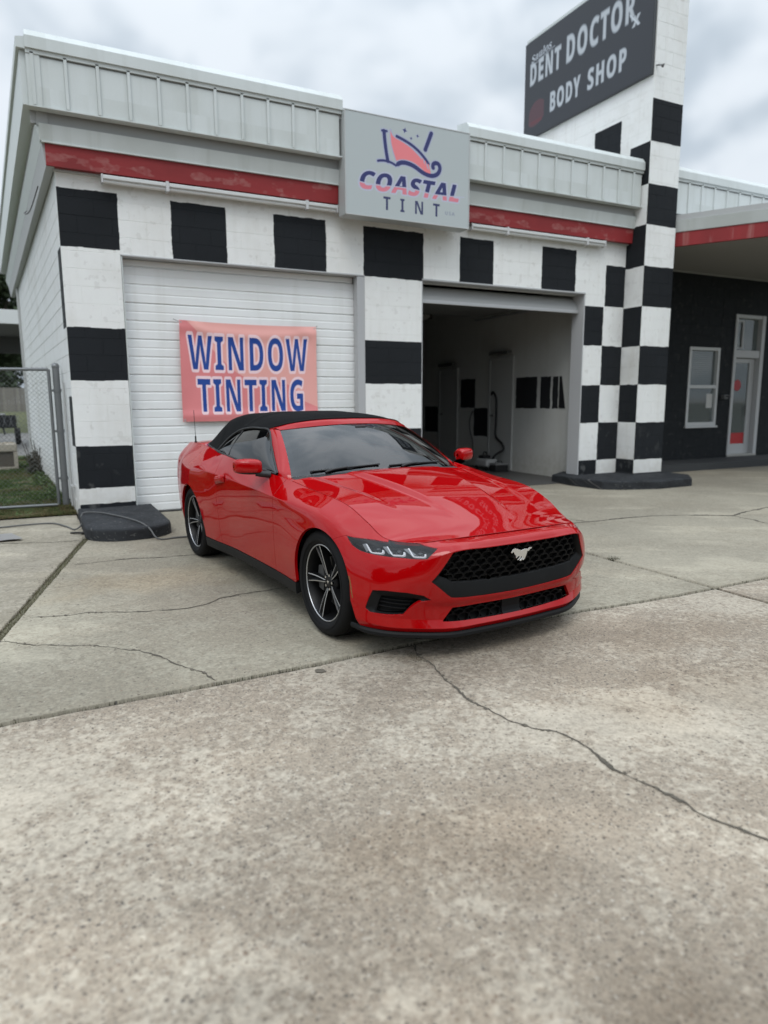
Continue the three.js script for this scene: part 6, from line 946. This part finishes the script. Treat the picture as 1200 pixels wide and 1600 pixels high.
    const at = (tab, s) => { const k = s * (tab.length - 1), i = Math.min(tab.length - 2, Math.floor(k)); return lerp3(tab[i], tab[i + 1], k - i); };
    // smooth border curves for glass
    const cb = new THREE.CatmullRomCurve3(BELT.map((p) => new THREE.Vector3(...p))), ct = new THREE.CatmullRomCurve3(GTOP.map((p) => new THREE.Vector3(...p)), false, 'catmullrom', 0.4);
    const gs = Sheet.grid((s, t) => { const a = cb.getPoint(clamp(s)).toArray(), b = ct.getPoint(clamp(s)).toArray(); const p = lerp3(a, b, t); p[2] += 0.018 * Math.sin(Math.PI * t) - 0.006; p[1] -= 0.004; return p; }, 0, 1, 60, 0, 1, 16); gs.renorm(); if (gs.N[300][2] < 0) gs.flipN();
    const front = new Sheet(), rear = new Sheet(); for (const q of [front, rear]) Object.assign(q, { P: gs.P.slice(), N: gs.N.slice(), A: gs.A.slice(), I: gs.I.slice() }); const dv = (p) => p[0] + 1.83 + (p[1] - 1.05) * 0.18; front.clip((p) => dv(p) - 0.004); rear.clip((p) => -dv(p) - 0.004);
    both('door_glass', front.geo(0.004), tint); both('quarter_glass', rear.geo(0.004), tint);
    both('glass_divider', tube([[-1.822, 1.035, 0.842], [-1.845, 1.15, 0.765], [-1.872, 1.246, 0.678]], 0.005, 16, 5), black);
    both('belt_seal', tube([...BELT.slice(0, 6).map(([x, y, z]) => [x, y - 0.004, z + 0.010]), [-2.3, 1.066, 0.806], [-2.5, 1.083, 0.782], [-2.74, 1.09, 0.70], [-2.9, 1.092, 0.60]], 0.010, 70, 6), black);
    both('glass_seal', tube(GTOP.map(([x, y, z]) => [x, y, z + 0.004]), 0.009, 70, 6), black);
    // deck behind the top, boot lid
    const d = Sheet.grid((s, t) => { const u = mix(BODY.at(13) + 0.02, BODY.at(18), s), e = BODY.p(u, BODY.v1), a = A(t); const p = [e[0], e[1] + 0.02 * (1 - a * a) * (s < 0.95 ? 1 : 0.5), e[2] * a]; if (t < 0) p[2] *= -1; return p; }, 0, 0.985, 60, -0.997, 0.997, 40); d.clip((p) => { let best = 1e9; return -p[0] - 2.15 - 0.78 * sst(0.8, 0.55, A(p[2])) + 0.0; }); if (d.N[900][1] < 0) d.flipN(); mesh('rear_deck', d.geo(0.01), paint, car);
    mesh('aerial', [bar([-3.20, 1.045, 0.70], [-3.20, 1.14, 0.70], 0.008, 8), bar([-3.20, 1.14, 0.70], [-3.22, 1.40, 0.70], 0.0028, 6), new THREE.CylinderGeometry(0.012, 0.018, 0.03, 10).translate(-3.20, 1.075, 0.70)], black, car);
  }
  { // dark cabin and underside
    mesh('floor_pan', [cbox(-3.55, 0.62, 0.19, 0.40, -0.60, 0.60, 0.03), cbox(-2.2, -0.45, 0.20, 0.36, -0.84, 0.84, 0.02)], dark, car);
    mesh('engine_bay', cbox(-0.45, 0.60, 0.401, 0.62, -0.55, 0.55, 0.05), dark, car);
    const liner = (x) => { const g = new THREE.CylinderGeometry(0.43, 0.43, 0.36, 40, 1, true, 0, Math.PI * 2).rotateX(Math.PI / 2).translate(x, 0.34, 0.72); const cap = new THREE.CircleGeometry(0.43, 40).translate(x, 0.34, 0.545); return merge([g, cap]); };
    for (const x of [0.02, -2.68]) { const s = Sheet.grid((a, b) => [x + 0.405 * Math.cos(a), 0.345 + 0.405 * Math.sin(a), b], -0.35, Math.PI + 0.35, 40, 0.56, 0.85, 6); both('wheel_liner', s.geo(), dark); const w = Sheet.grid((a, b) => [x + b * Math.cos(a), 0.345 + b * Math.sin(a), 0.56], -0.35, Math.PI + 0.35, 40, 0.02, 0.405, 4); both('wheel_liner', w.geo(), dark); }
    const trim = mat([0.018, 0.018, 0.019], 0.7);
    mesh('dashboard', [prof([[-0.95, 0.5], [-0.58, 0.5], [-0.58, 0.90], [-0.75, 0.935], [-0.93, 0.90], [-1.0, 0.78]], 'z', -0.72, 0.72)], trim, car);
    for (const z of [0.38, -0.38]) { const s = part('seat', car); mesh('cushion', cbox(-1.75, -1.2, 0.40, 0.56, z - 0.26, z + 0.26, 0.06), trim, s); const b = cbox(-0.09, 0.09, 0, 0.62, -0.25, 0.25, 0.07); b.rotateZ(0.3).translate(-1.72, 0.48, z); mesh('backrest', b, trim, s); const hr = cbox(-0.06, 0.06, 0, 0.18, -0.13, 0.13, 0.05); hr.rotateZ(0.2).translate(-1.915, 1.03, z); mesh('headrest', hr, trim, s); }
    const rs = part('rear_seat', car); mesh('cushion', cbox(-2.35, -2.0, 0.42, 0.62, -0.55, 0.55, 0.06), trim, rs); mesh('backrest', cbox(-2.5, -2.36, 0.5, 0.98, -0.55, 0.55, 0.05), trim, rs);
    const sw = new THREE.TorusGeometry(0.18, 0.016, 8, 30).rotateY(Math.PI / 2).rotateZ(0.35).translate(-1.05, 0.88, -0.38); mesh('steering_wheel', [sw, bar([-1.05, 0.88, -0.38], [-0.9, 0.83, -0.38], 0.03)], trim, car);
    both('door_card', cbox(-1.95, -0.75, 0.35, 0.945, 0.80, 0.82, 0.005), trim);
  }
  { // badge: galloping horse on the mesh
    const H = [[0, 0.60], [0.02, 0.55], [0.055, 0.56], [0.09, 0.60], [0.125, 0.585], [0.15, 0.52], [0.165, 0.45], [0.20, 0.385], [0.255, 0.35], [0.225, 0.27], [0.24, 0.20], [0.285, 0.235], [0.275, 0.275], [0.345, 0.315], [0.40, 0.30], [0.40, 0.22], [0.345, 0.135], [0.30, 0.115], [0.305, 0.07], [0.375, 0.09], [0.44, 0.18], [0.475, 0.275], [0.53, 0.23], [0.49, 0.15], [0.41, 0.03], [0.43, 0], [0.49, 0.02], [0.56, 0.12], [0.615, 0.215], [0.60, 0.12], [0.54, 0.04], [0.575, 0.02], [0.65, 0.10], [0.69, 0.24], [0.735, 0.36], [0.76, 0.48], [0.775, 0.55], [0.81, 0.53], [0.86, 0.55], [0.90, 0.63], [0.96, 0.65], [1.0, 0.73], [0.93, 0.72], [0.89, 0.745], [0.84, 0.70], [0.80, 0.65], [0.75, 0.675], [0.67, 0.69], [0.57, 0.66], [0.48, 0.63], [0.42, 0.655], [0.37, 0.70], [0.34, 0.69], [0.30, 0.745], [0.265, 0.735], [0.23, 0.785], [0.20, 0.77], [0.165, 0.82], [0.155, 0.77], [0.11, 0.775], [0.06, 0.72], [0.02, 0.65]];
    const sh = new THREE.Shape(H.map(([x, y]) => new THREE.Vector2((x - 0.5) * 0.164, (y - 0.4) * 0.098))), g = new THREE.ExtrudeGeometry(sh, { depth: 0.006, bevelEnabled: true, bevelThickness: 0.003, bevelSize: 0.0012, bevelSegments: 3 });
    g.rotateY(Math.PI / 2).rotateZ(0.05); g.translate(0.852, 0.584, 0); mesh('horse_badge', g, chrome, car); mesh('badge_mount', cbox(0.80, 0.848, 0.56, 0.60, -0.05, 0.05, 0.005), black, car);
  }
  { // wheels
    const tyreP = [[0.2502, -0.097], [0.2535, -0.110], [0.285, -0.128], [0.318, -0.122], [0.336, -0.105], [0.3425, -0.085], [0.3435, -0.05]]; const groove = []; for (const z of [-0.05, -0.017, 0.017, 0.05]) groove.push([0.3435, z - 0.005], [0.336, z - 0.004], [0.336, z + 0.004], [0.3435, z + 0.005]);
    const prf = [...tyreP.slice(0, 6), ...groove, ...tyreP.slice(0, 6).map(([r, z]) => [r, -z]).reverse()].map(([r, z]) => new THREE.Vector2(r, z)), lathe = (pts, n = 72) => new THREE.LatheGeometry(pts.map((p) => (p.isVector2 ? p : new THREE.Vector2(...p))), n).rotateX(Math.PI / 2);
    const tyre = lathe(prf), side = lathe([[0.272, 0.1245], [0.276, 0.1270], [0.289, 0.1300], [0.293, 0.1288]]), lip = lathe([[0.2405, 0.094], [0.241, 0.1035], [0.2445, 0.106], [0.250, 0.1035], [0.2505, 0.094]]), barrel = lathe([[0.2406, 0.101], [0.2375, 0.094], [0.228, 0.07], [0.222, 0.03], [0.224, -0.08], [0.24, -0.1]]), disc = lathe([[0.06, 0.02], [0.16, 0.02], [0.165, 0.014], [0.165, -0.004], [0.06, -0.004]]), hub = lathe([[0.0, 0.068], [0.03, 0.068], [0.034, 0.064], [0.036, 0.055], [0.07, 0.05], [0.078, 0.035], [0.075, 0.0], [0.0, 0.0]], 40);
    const wheelBlack = mat([0.0055, 0.0055, 0.006], 0.45, { specularIntensity: 0.5 });
    // one spoke pointing along +y: dished from the rim to the hub, two bright machined ridges
    const zr = (r) => mix(0.062, 0.094, Math.pow(clamp((r - 0.04) / 0.195), 0.8)), hw = (r) => mix(0.0095, 0.028, Math.pow(clamp((r - 0.05) / 0.185), 0.9)), cx = (r) => 0.005 * Math.sin(Math.PI * clamp((r - 0.05) / 0.19));
    const sp = new QB(), ridge = [new QB(), new QB()], n = 14, rr = (i) => mix(0.046, 0.2375, i / n);
    for (let i = 0; i < n; i++) { const a = rr(i), b = rr(i + 1), P = (r, s, z) => [cx(r) + s * hw(r), r, z]; const za = zr(a), zb = zr(b); const dp = 0.024;
      const S = [-1, -0.62, 0.62, 1], Z = [0, 0, 0, 0];
      sp.quad(P(a, -1, za), P(b, -1, zb), P(b, -1, zb - 0.045), P(a, -1, za - 0.045)); sp.quad(P(a, 1, za), P(b, 1, zb), P(b, 1, zb - 0.045), P(a, 1, za - 0.045));
      sp.quad(P(a, -0.72, za - dp * 0.3), P(b, -0.72, zb - dp * 0.3), P(b, 0, zb - dp), P(a, 0, za - dp)); sp.quad(P(a, 0, za - dp), P(b, 0, zb - dp), P(b, 0.72, zb - dp * 0.3), P(a, 0.72, za - dp * 0.3));
      for (const k of [0, 1]) { const s = k ? 1 : -1, q = ridge[k], w0 = 0.0056 / hw(a), w1 = 0.0056 / hw(b); sp.quad(P(a, s, za), P(b, s, zb), P(b, s * 0.70, zb - dp * 0.3), P(a, s * 0.70, za - dp * 0.3)); q.quad(P(a, s * 1.01, za + 0.001), P(b, s * 1.01, zb + 0.001), P(b, s * (1 - w1), zb + 0.002), P(a, s * (1 - w0), za + 0.002)); q.quad(P(a, s * (1 - w0), za + 0.002), P(b, s * (1 - w1), zb + 0.002), P(b, s * (1 - w1), zb - 0.006), P(a, s * (1 - w0), za - 0.006)); } }
    const spG = sp.geo(), rg = ridge.map((q) => q.geo());
    const nut = new THREE.CylinderGeometry(0.009, 0.0105, 0.02, 6).rotateX(Math.PI / 2), hs2 = new THREE.Shape([[-0.015, 0], [-0.006, -0.004], [0.0, -0.014], [0.004, -0.004], [0.016, 0.008], [0.004, 0.007], [-0.004, 0.012]].map((p) => new THREE.Vector2(...p)));
    const bulk = new THREE.ExtrudeGeometry(hs2, { depth: 0.002, bevelEnabled: false }).translate(0, 0, 0.0685);
    const makeWheel = (x, sg, rot, front) => {
      const w = part('wheel', car); w.position.set(x, 0.3425, sg * 0.778); if (sg < 0) w.rotation.y = Math.PI;
      const t = mesh('tyre', [tyre, side], rubber, w); mesh('rim_lip', lip, alloy, w); mesh('rim_barrel', barrel, wheelBlack, w); mesh('brake_disc', disc, mat([0.12, 0.12, 0.12], 0.45, { metalness: 1 }), w);
      mesh('brake_caliper', prof([[-0.175, -0.075], [-0.115, -0.085], [-0.10, 0], [-0.115, 0.085], [-0.175, 0.075], [-0.19, 0]], 'z', -0.02, 0.045), mat([0.10, 0.10, 0.10], 0.5, { metalness: 0.5 }), w);
      mesh('hub_cap', hub, wheelBlack, w); mesh('cap_emblem', bulk, chrome, w); mesh('back_plate', new THREE.CircleGeometry(0.215, 40).translate(0, 0, -0.05), dark, w);
      for (let k = 0; k < 5; k++) { const a = rot + k * 2 * Math.PI / 5, s = mesh('spoke', spG.clone().rotateZ(a), wheelBlack, w); mesh('machined_ridge', rg[0].clone().rotateZ(a), alloy, w); mesh('machined_ridge', rg[1].clone().rotateZ(a), alloy, w); mesh('wheel_nut', nut.clone().translate(0.046 * Math.sin(-a - 0.63), 0.046 * Math.cos(-a - 0.63), 0.058), chrome, w); }
      return w;
    };
    makeWheel(0, 1, 90 * R + 3 * R, true); makeWheel(-2.72, 1, 98 * R, false); makeWheel(0, -1, 0.3, true); makeWheel(-2.72, -1, 0.9, false);
  }
}
renderer.render(scene, camera);
